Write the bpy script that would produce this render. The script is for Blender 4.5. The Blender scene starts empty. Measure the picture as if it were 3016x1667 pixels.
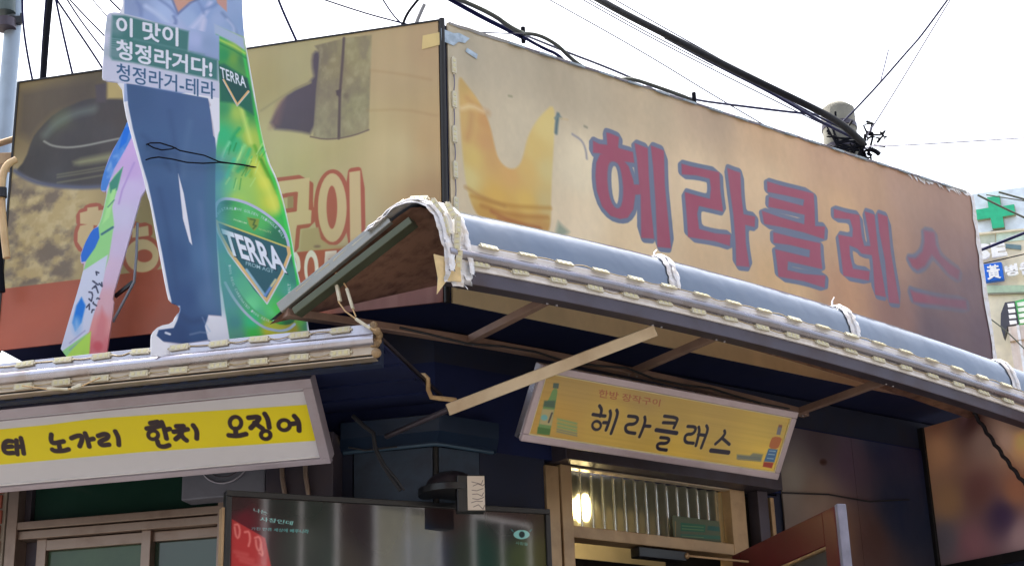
import bpy, math, random
import numpy as np
from mathutils import Vector, Matrix
random.seed(7); rng = np.random.default_rng(7)
S = bpy.context.scene
COL = S.collection
# ------------------------------------------------------------------ camera
F = 4669.; PITCH = math.radians(19.90); ROLL = math.radians(-1.916)
fwd = np.array([0, math.cos(PITCH), math.sin(PITCH)]); _up = np.array([0, -math.sin(PITCH), math.cos(PITCH)]); _rt = np.array([1., 0, 0])
CX = _rt*math.cos(ROLL)+_up*math.sin(ROLL); CY = -_rt*math.sin(ROLL)+_up*math.cos(ROLL)
CAM = np.array([0, 0, 1.5]); Z = np.array([0, 0, 1.])
cd = bpy.data.cameras.new('camera'); cam = bpy.data.objects.new('camera', cd); COL.objects.link(cam)
cd.sensor_width = 36; cd.lens = 36*F/3016; cd.clip_start = .05; cd.clip_end = 600
cam.matrix_world = Matrix(((CX[0], CY[0], -fwd[0], CAM[0]), (CX[1], CY[1], -fwd[1], CAM[1]), (CX[2], CY[2], -fwd[2], CAM[2]), (0, 0, 0, 1)))
S.camera = cam
# ------------------------------------------------------------------ sky, sun, exposure
SUN_EL = math.radians(67); SUN_AZ = math.radians(-18)       # azimuth measured from +Y towards +X
w = bpy.data.worlds.new('World'); S.world = w; w.use_nodes = True
nt = w.node_tree; bg = nt.nodes['Background']
sky = nt.nodes.new('ShaderNodeTexSky'); sky.sky_type = 'NISHITA'; sky.sun_disc = False
sky.sun_elevation = SUN_EL; sky.sun_rotation = SUN_AZ; sky.air_density = 1.3; sky.dust_density = 6; sky.ozone_density = 1
hs = nt.nodes.new('ShaderNodeHueSaturation'); hs.inputs['Saturation'].default_value = .55
nt.links.new(sky.outputs[0], hs.inputs['Color']); nt.links.new(hs.outputs[0], bg.inputs['Color'])
bg.inputs['Strength'].default_value = .15
sl = bpy.data.lights.new('sun', 'SUN'); sun = bpy.data.objects.new('sun', sl); COL.objects.link(sun)
sl.energy = 4.0; sl.angle = math.radians(.6); sl.color = (1, .95, .86)
sd = Vector((math.sin(SUN_AZ)*math.cos(SUN_EL), math.cos(SUN_AZ)*math.cos(SUN_EL), math.sin(SUN_EL)))
sun.rotation_euler = sd.to_track_quat('Z', 'Y').to_euler(); sun.location = (0, 30, 40)
S.view_settings.view_transform = 'Standard'; S.view_settings.look = 'None'; S.view_settings.gamma = 1
S.view_settings.exposure = 1.56
S.view_settings.use_curve_mapping = False
S.cycles.max_bounces = 8
# ------------------------------------------------------------------ geometry helpers
def ray(x, y):
    d = fwd*F+CX*(x-1508)-CY*(y-833.5); return d/np.linalg.norm(d)
def hit(x, y, P, n):
    d = ray(x, y); return CAM+d*(np.dot(P-CAM, n)/np.dot(d, n))
def far(x, y, dist):                                          # the point on a sight line at a horizontal distance
    d = ray(x, y); return CAM+d*(dist/math.hypot(d[0], d[1]))
def hdir(deg): return np.array([math.sin(math.radians(deg)), math.cos(math.radians(deg)), 0.])
def unit(v): v = np.asarray(v, float); return v/np.linalg.norm(v)
class Frame:
    def __init__(s, P, u, v=Z, n=None):
        s.P = np.array(P, float); s.u = unit(u); s.v = unit(v); s.n = unit(np.cross(s.u, s.v)) if n is None else unit(n)
    def at(s, a, t, o=0.): return s.P+s.u*a+s.v*t+s.n*o
    def px(s, x, y, o=0.):
        h = hit(x, y, s.P+s.n*o, s.n)-s.P; return (float(h@s.u), float(h@s.v))
    def shift(s, a, t, o): return Frame(s.at(a, t, o), s.u, s.v, s.n)
uR = hdir(53.07); nR = np.array([uR[1], -uR[0], 0]); uL = hdir(-77.22); nL = np.array([-uL[1], uL[0], 0])
_d = ray(1308, 480); C = CAM+_d*(6/math.hypot(_d[0], _d[1])); C[2] = 0
RF = Frame(C, uR, Z, nR)                                      # right face: a along the face, t height, o outwards
LF = Frame(C, -uL, Z, nL)                                     # left face: a runs towards the corner (negative = away)
def corner(o):
    A = np.array([nL[:2], nR[:2]]); return np.append(C[:2]+np.linalg.solve(A, [o, o]), 0)
W = -.30
K = corner(W)
RW = Frame(K, uR, Z, nR); LW = Frame(K, -uL, Z, nL)           # the walls under the sign box
def srgb(*c):
    c = np.array(c[0] if len(c) == 1 else c, float)/255; return np.where(c <= .04045, c/12.92, ((c+.055)/1.055)**2.4)
class MB:
    def __init__(s): s.v = []; s.f = []; s.m = []; s.uv = []; s.cur = 0; s.sm = []
    def quad(s, *p, smooth=False): s.face(p, smooth)
    def face(s, p, smooth=False):
        i = len(s.v); s.v += [tuple(map(float, q)) for q in p]; s.f.append(tuple(range(i, i+len(p)))); s.m.append(s.cur); s.sm.append(smooth)
    def grid(s, rows, smooth=True, closed=False):
        i = len(s.v); R = len(rows); N = len(rows[0])
        for r in rows: s.v += [tuple(map(float, q)) for q in r]
        for a in range(R-1):
            for b in range(N if closed else N-1):
                c = (b+1) % N
                s.f.append((i+a*N+b, i+a*N+c, i+(a+1)*N+c, i+(a+1)*N+b)); s.m.append(s.cur); s.sm.append(smooth)
        return i
    def box(s, fr, a0, a1, t0, t1, o0, o1):
        P = [fr.at(a, t, o) for o in (o0, o1) for t in (t0, t1) for a in (a0, a1)]
        i = len(s.v); s.v += [tuple(map(float, q)) for q in P]
        for f in ((0, 2, 3, 1), (4, 5, 7, 6), (0, 1, 5, 4), (2, 6, 7, 3), (0, 4, 6, 2), (1, 3, 7, 5)):
            s.f.append(tuple(i+k for k in f)); s.m.append(s.cur); s.sm.append(False)
    def prism(s, fr, pts, o0, o1):
        i = len(s.v); n = len(pts)
        s.v += [tuple(map(float, fr.at(a, t, o1))) for a, t in pts]+[tuple(map(float, fr.at(a, t, o0))) for a, t in pts]
        s.f.append(tuple(range(i, i+n))); s.f.append(tuple(range(i+2*n-1, i+n-1, -1))); s.m += [s.cur]*2; s.sm += [False]*2
        for k in range(n):
            j = (k+1) % n; s.f.append((i+k, i+n+k, i+n+j, i+j)); s.m.append(s.cur); s.sm.append(False)
    def tube(s, pts, r, seg=8, cap=True):
        pts = [np.array(p, float) for p in pts]; rows = []
        rr = r if hasattr(r, '__len__') else [r]*len(pts)
        up = None
        for k, p in enumerate(pts):
            t = unit(pts[min(k+1, len(pts)-1)]-pts[max(k-1, 0)])
            if up is None: up = Z if abs(t[2]) < .9 else np.array([1., 0, 0])
            b = unit(np.cross(t, up)); up = unit(np.cross(b, t))
            rows.append([p+rr[k]*(b*math.cos(q)+up*math.sin(q)) for q in [2*math.pi*j/seg for j in range(seg)]])
        s.grid(rows, True, True)
        if cap: s.face(rows[0][::-1]); s.face(rows[-1])
    def bar(s, p0, p1, wd, ht, up=Z):
        p0 = np.array(p0, float); p1 = np.array(p1, float); u = unit(p1-p0); sd_ = unit(np.cross(u, up)); v = unit(np.cross(sd_, u))
        s.box(Frame(p0, u, v, sd_), 0, np.linalg.norm(p1-p0), -ht/2, ht/2, -wd/2, wd/2)
    def dome(s, c, r, squash=1., up=Z, full=False, seg=20):
        up = unit(up); x = unit(np.cross(up, [1, .2, .1])); y = np.cross(up, x); rows = []
        for k in range(9):
            ph = (math.pi if full else math.pi/2)*k/8+(-math.pi/2 if full else 0)
            rows.append([np.array(c)+r*math.cos(ph)*(x*math.cos(q)+y*math.sin(q))+up*r*squash*math.sin(ph) for q in [2*math.pi*j/seg for j in range(seg)]])
        s.grid(rows, True, True)
    def mesh(s, name, mats, uvf=None, recalc=True):
        me = bpy.data.meshes.new(name); me.from_pydata(s.v, [], s.f)
        for m in mats: me.materials.append(m)
        me.polygons.foreach_set('material_index', s.m); me.polygons.foreach_set('use_smooth', s.sm)
        if uvf:
            lay = me.uv_layers.new(name='UVMap'); co = [uvf(np.array(v)) for v in s.v]
            for l in me.loops: lay.data[l.index].uv = co[l.vertex_index]
        me.update()
        if recalc:
            import bmesh
            b = bmesh.new(); b.from_mesh(me); bmesh.ops.recalc_face_normals(b, faces=b.faces); b.to_mesh(me); b.free()
        return me
def thing(name, label, cat, loc=(0, 0, 0), group=None):
    o = bpy.data.objects.new(name, None); COL.objects.link(o); o.location = Vector([float(q) for q in loc]); o.empty_display_size = .1
    o['label'] = label; o['category'] = cat
    if group: o['group'] = group
    return o
def tag(o, label=None, cat=None, group=None, kind=None):
    for k, v in (('label', label), ('category', cat), ('group', group), ('kind', kind)):
        if v: o[k] = v
    return o
def wloc(o):
    v = Vector((0, 0, 0))
    while o is not None: v += o.location; o = o.parent
    return v
def build(mb, name, mats, parent=None, bevel=0, uvf=None, label=None):
    if not isinstance(mats, (list, tuple)): mats = [mats]
    me = mb.mesh(name, mats, uvf); o = bpy.data.objects.new(name, me); COL.objects.link(o)
    if parent is not None: o.parent = parent; me.transform(Matrix.Translation(-wloc(parent)))
    else:
        c = Vector(np.array(mb.v).mean(0)); me.transform(Matrix.Translation(-c)); o.location = c
    if bevel:
        b = o.modifiers.new('bevel', 'BEVEL'); b.width = bevel; b.segments = 2; b.limit_method = 'ANGLE'; b.angle_limit = .6
    if label: o['label'] = label
    return o
def place(me, name, parent, M):
    o = bpy.data.objects.new(name, me); COL.objects.link(o); o.parent = parent
    o.matrix_local = Matrix.Translation(-wloc(parent)) @ M; return o
def mat4(x, y, z, p):
    return Matrix(((x[0], y[0], z[0], p[0]), (x[1], y[1], z[1], p[1]), (x[2], y[2], z[2], p[2]), (0, 0, 0, 1)))
# ------------------------------------------------------------------ materials
def mat(name, c, rough=.6, metal=0, var=.12, scale=6, bump=.0, bscale=60, bdist=.01, dirt=None, dirt_amt=.5, dscale=3, streak=False, spec=.5, **kw):
    m = bpy.data.materials.new(name); m.use_nodes = True; t = m.node_tree; L = t.links; b = t.nodes['Principled BSDF']
    N = t.nodes.new; tc = N('ShaderNodeTexCoord'); mp = N('ShaderNodeMapping'); L.new(tc.outputs['Object'], mp.inputs[0])
    n1 = N('ShaderNodeTexNoise'); n1.inputs['Scale'].default_value = scale; n1.inputs['Detail'].default_value = 6; L.new(mp.outputs[0], n1.inputs['Vector'])
    r1 = N('ShaderNodeMapRange'); r1.inputs['To Min'].default_value = 1-var; r1.inputs['To Max'].default_value = 1+var; r1.inputs['From Min'].default_value = .3; r1.inputs['From Max'].default_value = .7
    L.new(n1.outputs['Fac'], r1.inputs['Value'])
    mul = N('ShaderNodeVectorMath'); mul.operation = 'SCALE'; mul.inputs[0].default_value = tuple(c)[:3]; L.new(r1.outputs[0], mul.inputs['Scale'])
    out = mul.outputs[0]
    if dirt is not None:
        n2 = N('ShaderNodeTexNoise'); n2.inputs['Scale'].default_value = dscale; n2.inputs['Detail'].default_value = 8; n2.inputs['Roughness'].default_value = .65
        if streak:
            mp2 = N('ShaderNodeMapping'); mp2.inputs['Scale'].default_value = (6, 6, .5); L.new(tc.outputs['Object'], mp2.inputs[0]); L.new(mp2.outputs[0], n2.inputs['Vector'])
        else: L.new(mp.outputs[0], n2.inputs['Vector'])
        r2 = N('ShaderNodeMapRange'); r2.inputs['From Min'].default_value = .45; r2.inputs['From Max'].default_value = .7; r2.inputs['To Max'].default_value = dirt_amt
        L.new(n2.outputs['Fac'], r2.inputs['Value'])
        mx = N('ShaderNodeMix'); mx.data_type = 'RGBA'; L.new(r2.outputs[0], mx.inputs['Factor']); L.new(out, mx.inputs['A']); mx.inputs['B'].default_value = (*tuple(dirt)[:3], 1)
        out = mx.outputs['Result']
    L.new(out, b.inputs['Base Color'])
    rr = N('ShaderNodeMapRange'); rr.inputs['To Min'].default_value = max(.02, rough-.08); rr.inputs['To Max'].default_value = min(1, rough+.12); L.new(n1.outputs['Fac'], rr.inputs['Value']); L.new(rr.outputs[0], b.inputs['Roughness'])
    b.inputs['Metallic'].default_value = metal; b.inputs['Specular IOR Level'].default_value = spec
    if bump:
        n3 = N('ShaderNodeTexNoise'); n3.inputs['Scale'].default_value = bscale; n3.inputs['Detail'].default_value = 4; L.new(mp.outputs[0], n3.inputs['Vector'])
        bp = N('ShaderNodeBump'); bp.inputs['Strength'].default_value = bump; bp.inputs['Distance'].default_value = bdist; L.new(n3.outputs['Fac'], bp.inputs['Height']); L.new(bp.outputs[0], b.inputs['Normal'])
    for k, v in kw.items(): b.inputs[k.replace('_', ' ')].default_value = v
    return m
def canvas_mat(name, cv, rough=.45, dirt=.10, emit=0, trans=0, ior=1.5, spec=.4, bump=.12, dirtcol=(.25, .2, .15)):
    m = bpy.data.materials.new(name); m.use_nodes = True; t = m.node_tree; L = t.links; b = t.nodes['Principled BSDF']; N = t.nodes.new
    im = N('ShaderNodeTexImage'); im.image = cv.image(name); im.interpolation = 'Cubic'; im.extension = 'EXTEND'
    tc = N('ShaderNodeTexCoord'); n = N('ShaderNodeTexNoise'); n.inputs['Scale'].default_value = 2.6; n.inputs['Detail'].default_value = 9; n.inputs['Roughness'].default_value = .68
    mp = N('ShaderNodeMapping'); mp.inputs['Scale'].default_value = (1, 1, .35); L.new(tc.outputs['Object'], mp.inputs[0]); L.new(mp.outputs[0], n.inputs['Vector'])
    r = N('ShaderNodeMapRange'); r.inputs['From Min'].default_value = .42; r.inputs['From Max'].default_value = .75; r.inputs['To Max'].default_value = dirt; L.new(n.outputs['Fac'], r.inputs['Value'])
    mx = N('ShaderNodeMix'); mx.data_type = 'RGBA'; L.new(r.outputs[0], mx.inputs['Factor']); L.new(im.outputs[0], mx.inputs['A']); mx.inputs['B'].default_value = (*dirtcol, 1)
    L.new(mx.outputs['Result'], b.inputs['Base Color']); b.inputs['Roughness'].default_value = rough; b.inputs['Specular IOR Level'].default_value = spec; b.inputs['IOR'].default_value = ior
    n3 = N('ShaderNodeTexNoise'); n3.inputs['Scale'].default_value = 5; n3.inputs['Detail'].default_value = 2; L.new(tc.outputs['Object'], n3.inputs['Vector'])
    bp = N('ShaderNodeBump'); bp.inputs['Strength'].default_value = bump; bp.inputs['Distance'].default_value = .05; L.new(n3.outputs['Fac'], bp.inputs['Height']); L.new(bp.outputs[0], b.inputs['Normal'])
    if trans:
        tb_ = N('ShaderNodeBsdfTranslucent'); L.new(mx.outputs['Result'], tb_.inputs[0]); ms = N('ShaderNodeMixShader'); ms.inputs[0].default_value = trans; L.new(b.outputs[0], ms.inputs[1]); L.new(tb_.outputs[0], ms.inputs[2]); L.new(ms.outputs[0], t.nodes['Material Output'].inputs[0])
    if emit: L.new(mx.outputs['Result'], b.inputs['Emission Color']); b.inputs['Emission Strength'].default_value = emit
    return m
# ------------------------------------------------------------------ printed artwork, rasterised from outlines
_glyph = {}
def glyph(text, bold=0.):
    key = (text, bold)
    if key not in _glyph:
        c = bpy.data.curves.new('t', 'FONT'); c.body = text; c.offset = bold; c.resolution_u = 3
        o = bpy.data.objects.new('t', c); COL.objects.link(o); dg = bpy.context.evaluated_depsgraph_get(); dg.update()
        m = o.evaluated_get(dg).to_mesh(); m.calc_loop_triangles()
        v = np.array([q.co[:2] for q in m.vertices]); tr = np.array([q.vertices[:] for q in m.loop_triangles])
        bpy.data.objects.remove(o); bpy.data.curves.remove(c)
        lo = v.min(0); hi = v.max(0); _glyph[key] = ((v-lo)/(hi-lo), tr)
    return _glyph[key]
class Canvas:
    def __init__(s, fr, a0, a1, t0, t1, ppm, base):
        s.fr = fr; s.a0 = a0; s.t0 = t0; s.ppm = ppm; s.w = int((a1-a0)*ppm); s.h = int((t1-t0)*ppm)
        s.im = np.empty((s.h, s.w, 3), np.float32); s.im[:] = np.array(base, np.float32)/255
        s.Y, s.X = np.mgrid[0:s.h, 0:s.w].astype(np.float32); s.X += .5; s.Y += .5
        s.of = 0.
    def P(s, pts, org=None, sc=1):                            # photograph outline -> the sign's own plane
        out = []
        for x, y in pts:
            if org: x = org[0]+x/sc; y = org[1]+y/sc
            a, t = s.fr.px(x, y, s.of); out.append(((a-s.a0)*s.ppm, (t-s.t0)*s.ppm))
        return np.array(out, np.float32)
    def win(s, q, pad):
        x0, y0 = np.floor(q.min(0)-pad).astype(int); x1, y1 = np.ceil(q.max(0)+pad).astype(int)
        x0, y0 = max(0, x0), max(0, y0); x1, y1 = min(s.w, x1), min(s.h, y1)
        return (slice(y0, max(y0, y1)), slice(x0, max(x0, x1)))
    def dist(s, q, w_, closed):
        X = s.X[w_]; Y = s.Y[w_]; d = np.full(X.shape, 1e9, np.float32); n = len(q)
        for k in range(n if closed else n-1):
            a = q[k]; b = q[(k+1) % n]; e = b-a; L = max(float(e@e), 1e-6)
            t = np.clip(((X-a[0])*e[0]+(Y-a[1])*e[1])/L, 0, 1)
            d = np.minimum(d, (X-a[0]-t*e[0])**2+(Y-a[1]-t*e[1])**2)
        return np.sqrt(d)
    def sdf(s, q, pad):
        w_ = s.win(q, pad); X = s.X[w_]; Y = s.Y[w_]; ins = np.zeros(X.shape, bool); n = len(q)
        for k in range(n):
            a = q[k]; b = q[(k+1) % n]
            if a[1] == b[1]: continue
            c = ((a[1] > Y) != (b[1] > Y)) & (X < (b[0]-a[0])*(Y-a[1])/(b[1]-a[1])+a[0]); ins ^= c
        d = s.dist(q, w_, True); return w_, np.where(ins, -d, d)
    def blend(s, w_, al, col):
        al = np.clip(al, 0, 1)[..., None]; c = np.array(col, np.float32)/255
        s.im[w_] = s.im[w_]*(1-al)+c*al
    def poly(s, pts, col, grow=0, soft=1.3, op=1., org=None, sc=1, smooth=0):
        q = s.P(pts, org, sc)
        if smooth: q = chaikin(q, smooth)
        w_, d = s.sdf(q, grow*s.ppm+soft*2+2); s.blend(w_, (.5-(d-grow*s.ppm)/soft)*op, col)
    def line(s, pts, wd, col, soft=1.3, op=1., org=None, sc=1, smooth=0):   # wd metres
        q = s.P(pts, org, sc)
        if smooth: q = chaikin(q, smooth, False)
        w_ = s.win(q, wd*s.ppm+soft*2+2); d = s.dist(q, w_, False); s.blend(w_, (.5-(d-wd*s.ppm/2)/soft)*op, col)
    def ell(s, cx, cy, rx, ry, col, rot=0, **k):
        a = [2*math.pi*i/28 for i in range(28)]; c, n = math.cos(rot), math.sin(rot)
        s.poly([(cx+rx*math.cos(t)*c-ry*math.sin(t)*n, cy+rx*math.cos(t)*n+ry*math.sin(t)*c) for t in a], col, **k)
    def ring(s, cx, cy, rx, ry, wd, col, **k):
        a = [2*math.pi*i/24 for i in range(25)]; s.line([(cx+rx*math.cos(t), cy+ry*math.sin(t)) for t in a], wd, col, **k)
    def text(s, txt, quad, col, bold=0., op=1., org=None, sc=1, shear=0., grow=0):   # quad: TL TR BR BL in the photograph
        v, tr = glyph(txt, bold); q = s.P(quad, org, sc); TL, TR, BR, BL = q
        u = v[:, :1]; t = v[:, 1:]; p = (BL*(1-u)+BR*u)*(1-t)+(TL*(1-u)+TR*u)*t
        s.tris(p, tr, col, op)
    def tris(s, p, tr, col, op=1.):
        w_ = s.win(p, 2); X = s.X[w_]; Y = s.Y[w_]
        if X.size == 0: return
        acc = np.zeros(X.shape, np.float32); y0 = w_[0].start; x0 = w_[1].start
        SS = ((-.33, -.33), (.33, -.33), (-.33, .33), (.33, .33), (0, 0))
        for dx, dy in SS:
            mk = np.zeros(X.shape, bool)
            for t in tr:
                a, b, c = p[t[0]], p[t[1]], p[t[2]]
                lo = np.floor(np.minimum(np.minimum(a, b), c)).astype(int)-1; hi = np.ceil(np.maximum(np.maximum(a, b), c)).astype(int)+1
                ys = slice(max(0, lo[1]-y0), max(0, hi[1]-y0)); xs = slice(max(0, lo[0]-x0), max(0, hi[0]-x0))
                xx = X[ys, xs]+dx; yy = Y[ys, xs]+dy
                e1 = (b[0]-a[0])*(yy-a[1])-(b[1]-a[1])*(xx-a[0]); e2 = (c[0]-b[0])*(yy-b[1])-(c[1]-b[1])*(xx-b[0]); e3 = (a[0]-c[0])*(yy-c[1])-(a[1]-c[1])*(xx-c[0])
                mk[ys, xs] |= ((e1 >= 0) & (e2 >= 0) & (e3 >= 0)) | ((e1 <= 0) & (e2 <= 0) & (e3 <= 0))
            acc += mk
        s.blend(w_, acc/len(SS)*op, col)
    def field(s, ctrl, org=None, sc=1, pw=3.):               # smooth colour wash through sample points
        q = s.P([c[0] for c in ctrl], org, sc); st = 4; X = s.X[::st, ::st]; Y = s.Y[::st, ::st]
        num = np.zeros(X.shape+(3,), np.float32); den = np.zeros(X.shape, np.float32)
        for (x, y), c in zip(q, ctrl):
            wt = 1/((X-x)**2+(Y-y)**2+30)**(pw/2); num += wt[..., None]*np.array(c[1], np.float32)/255; den += wt
        f = num/den[..., None]; f = np.repeat(np.repeat(f, st, 0), st, 1)[:s.h, :s.w]
        k = np.ones(7)/7                                      # soften the coarse steps
        for ax in (0, 1): f = np.apply_along_axis(lambda r: np.convolve(np.pad(r, 3, 'edge'), k, 'valid'), ax, f)
        return f.astype(np.float32)
    def noise(s, sx, sy, seed=0, octv=4):
        r = np.random.default_rng(seed); out = np.zeros((s.h, s.w), np.float32); amp = 1; tot = 0
        for o in range(octv):
            gx = max(2, int(s.w/sx*2**o)+2); gy = max(2, int(s.h/sy*2**o)+2); g = r.random((gy, gx)).astype(np.float32)
            yy = np.linspace(0, gy-1.001, s.h); xx = np.linspace(0, gx-1.001, s.w); yi = yy.astype(int); xi = xx.astype(int)
            fy = (yy-yi)[:, None]; fx = (xx-xi)[None]; fy = fy*fy*(3-2*fy); fx = fx*fx*(3-2*fx)
            out += amp*((g[yi][:, xi]*(1-fx)+g[yi][:, xi+1]*fx)*(1-fy)+(g[yi+1][:, xi]*(1-fx)+g[yi+1][:, xi+1]*fx)*fy); tot += amp; amp *= .55
        return out/tot
    def mask(s, pts, soft=1.5, grow=0, **k):
        q = s.P(pts, k.get('org'), k.get('sc', 1)); q = chaikin(q, k.get('smooth', 0)) if k.get('smooth') else q
        m = np.zeros((s.h, s.w), np.float32); w_, d = s.sdf(q, grow*s.ppm+soft*2+2); m[w_] = np.clip(.5-(d-grow*s.ppm)/soft, 0, 1); return m
    def mixm(s, m, col):
        c = np.array(col, np.float32)/255 if not isinstance(col, np.ndarray) else col
        s.im = s.im*(1-m[..., None])+c*m[..., None]
    def image(s, name):
        im = bpy.data.images.new(name, s.w, s.h); a = np.ones((s.h, s.w, 4), np.float32); a[..., :3] = np.clip(s.im, 0, 1)
        im.pixels.foreach_set(a.ravel()); im.pack(); return im
    def uv(s, p):
        h = p-s.fr.P; return (float((h@s.fr.u-s.a0)*s.ppm/s.w), float((h@s.fr.v-s.t0)*s.ppm/s.h))
def chaikin(q, n, closed=True):
    for _ in range(n):
        a = q; b = np.roll(q, -1, 0)
        if not closed: a = q[:-1]; b = q[1:]
        r = np.empty((len(a)*2, 2), q.dtype); r[0::2] = a*.75+b*.25; r[1::2] = a*.25+b*.75
        q = r if closed else np.vstack([q[:1], r, q[-1:]])
    return q
# ------------------------------------------------------------------ common materials
M = {}
def mk(k, *a, **kw): M[k] = mat(k, *a, **kw); return M[k]
mk('bar_mauve', srgb(150, 124, 112), .4, .3, dirt=srgb(90, 72, 72), dscale=5); mk('asphalt', srgb(94, 91, 86), .9, bump=.3, scale=2); mk('black_trim', srgb(22, 22, 26), .5)
mk('tan_vinyl', srgb(196, 170, 128), .45, dirt=srgb(120, 90, 60)); mk('tape_blue', srgb(165, 185, 205), .25, var=.2, scale=30)
mk('tape_grey', srgb(150, 150, 150), .35, var=.15, scale=20, dirt=srgb(110, 100, 85), dscale=15)
mk('white_tape', srgb(226, 228, 236), .35, var=.08, scale=18, dirt=srgb(186, 158, 108), dirt_amt=.55, dscale=22, bump=.3, bscale=50)
mk('led_case', srgb(208, 204, 186), .35, var=.08, scale=40, dirt=srgb(170, 150, 100), dirt_amt=.5, dscale=30)
mk('led_lens', srgb(216, 210, 168), .25); mk('led_sticker', srgb(240, 240, 244), .3)
mk('wire_beige', srgb(178, 158, 118), .5, dirt=srgb(120, 90, 60)); mk('wire_violet', srgb(110, 108, 135), .5)
mk('cable_black', srgb(8, 10, 22), .7, spec=.15); mk('cable_navy', srgb(14, 18, 66), .6, spec=.2); mk('cable_olive', srgb(84, 88, 76), .6, dirt=srgb(40, 42, 45), dscale=8)
mk('steel_dark', srgb(84, 80, 92), .45, .55, dirt=srgb(70, 50, 40), dscale=5); mk('alu', srgb(190, 188, 200), .26, .9, var=.05, dirt=srgb(150, 125, 95), dirt_amt=.5, dscale=7)
mk('alu_warm', srgb(190, 176, 160), .38, .6, var=.08, dirt=srgb(110, 85, 60), dscale=4)
mk('white_paint', srgb(240, 240, 246), .4, dirt=srgb(176, 156, 124), dirt_amt=.35, dscale=9)
mk('tube_grey', srgb(140, 138, 148), .24, .75, dirt=srgb(120, 106, 92), dirt_amt=.45, dscale=9)
mk('sheet_grey', srgb(104, 116, 134), .12, .45, var=.06, scale=3, dirt=srgb(120, 124, 132), dscale=2.4, dirt_amt=.4, spec=.9, bump=.35, bscale=2.2, bdist=.06)
mk('bounce_lining', srgb(142, 108, 92), .22, 0, var=.12, scale=3, dirt=srgb(74, 50, 50), dscale=3, dirt_amt=.7, streak=True)
mk('soffit', srgb(8, 26, 76), .8, var=.2, dirt=srgb(10, 16, 36)); mk('clad', srgb(66, 82, 104), .5, .3, var=.2, scale=3, dirt=srgb(48, 48, 58), dscale=6, dirt_amt=.8)
mk('wall_dark', srgb(28, 38, 66), .75, var=.25, scale=2, dirt=srgb(44, 38, 40), dscale=2, dirt_amt=.8)
mk('brick', srgb(142, 74, 58), .85, bump=.4); mk('mortar', srgb(150, 140, 130), .9)
mk('bronze', srgb(180, 152, 118), .4, .3, var=.12, dirt=srgb(110, 80, 55), dscale=5); mk('win_alu', srgb(150, 132, 122), .35, .6, var=.1, dirt=srgb(90, 70, 60), dscale=6)
mk('glass_green', srgb(34, 62, 54), .08, 0, var=.15, scale=2, spec=.8); mk('glass_green_bright', srgb(62, 88, 66), .15, 0, var=.3, scale=3, dirt=srgb(40, 70, 60), dscale=4)
mk('red_door', srgb(90, 10, 32), .4, var=.15, scale=4, dirt=srgb(80, 20, 30)); mk('grey_edge', srgb(128, 128, 148), .5, var=.2, scale=20)
mk('concrete', srgb(118, 116, 106), .85, var=.12, bump=.3, dirt=srgb(110, 105, 95)); mk('pole_steel', srgb(164, 180, 196), .45, .3, dirt=srgb(120, 130, 140))
mk('pipe', srgb(206, 176, 132), .5, dirt=srgb(150, 90, 50), dscale=9); mk('dark_plastic', srgb(26, 28, 34), .3); mk('grey_frame', srgb(176, 168, 182), .33, .35, var=.05, dirt=srgb(140, 122, 122), dirt_amt=.5)
mk('foam_edge', srgb(232, 234, 242), .6); mk('paper', srgb(205, 195, 180), .7); mk('plaster', srgb(240, 230, 206), .8, dirt=srgb(200, 188, 160), dirt_amt=.3)
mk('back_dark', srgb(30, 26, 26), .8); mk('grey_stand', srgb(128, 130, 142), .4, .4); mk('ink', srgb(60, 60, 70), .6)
mk('rubber', srgb(38, 40, 48), .7); mk('rope', srgb(52, 50, 60), .8, var=.3, scale=60)
TAN = (196, 172, 128)
# ================================================================== SETTING
g = MB(); g.box(Frame((0, 20, 0), (1, 0, 0)), -160, 160, -.2, 0, -160, 160)
tag(build(g, 'ground', M['asphalt']), 'grey paved street', kind='structure')
# ================================================================== RIGHT FACE of the sign box (print)
TOP, BOT, LR, LL = 4.865, 3.597, 3.53, 1.983
cR = Canvas(RF, 0, LR, BOT, TOP, 430, (205, 190, 160)); cR.of = .012
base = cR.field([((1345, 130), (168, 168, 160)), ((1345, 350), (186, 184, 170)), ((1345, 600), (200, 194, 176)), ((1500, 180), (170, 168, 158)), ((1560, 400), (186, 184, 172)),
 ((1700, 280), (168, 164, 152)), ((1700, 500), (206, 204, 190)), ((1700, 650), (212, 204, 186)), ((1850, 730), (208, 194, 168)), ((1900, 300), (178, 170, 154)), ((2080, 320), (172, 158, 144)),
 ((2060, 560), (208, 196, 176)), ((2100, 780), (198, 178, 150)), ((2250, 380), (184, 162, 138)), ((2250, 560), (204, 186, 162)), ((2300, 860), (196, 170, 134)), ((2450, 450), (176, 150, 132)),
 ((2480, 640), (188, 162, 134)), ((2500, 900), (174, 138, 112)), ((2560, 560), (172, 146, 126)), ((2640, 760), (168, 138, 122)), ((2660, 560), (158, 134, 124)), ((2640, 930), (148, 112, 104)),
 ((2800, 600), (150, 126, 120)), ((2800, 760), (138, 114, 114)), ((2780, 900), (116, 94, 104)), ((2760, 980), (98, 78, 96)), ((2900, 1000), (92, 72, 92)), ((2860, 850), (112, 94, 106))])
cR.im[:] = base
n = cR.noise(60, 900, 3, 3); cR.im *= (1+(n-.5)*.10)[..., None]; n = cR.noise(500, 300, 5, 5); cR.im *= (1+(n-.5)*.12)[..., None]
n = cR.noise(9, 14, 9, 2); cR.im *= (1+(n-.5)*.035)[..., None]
cR.im *= np.array([1.11, 1.055, .965], np.float32)
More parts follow.
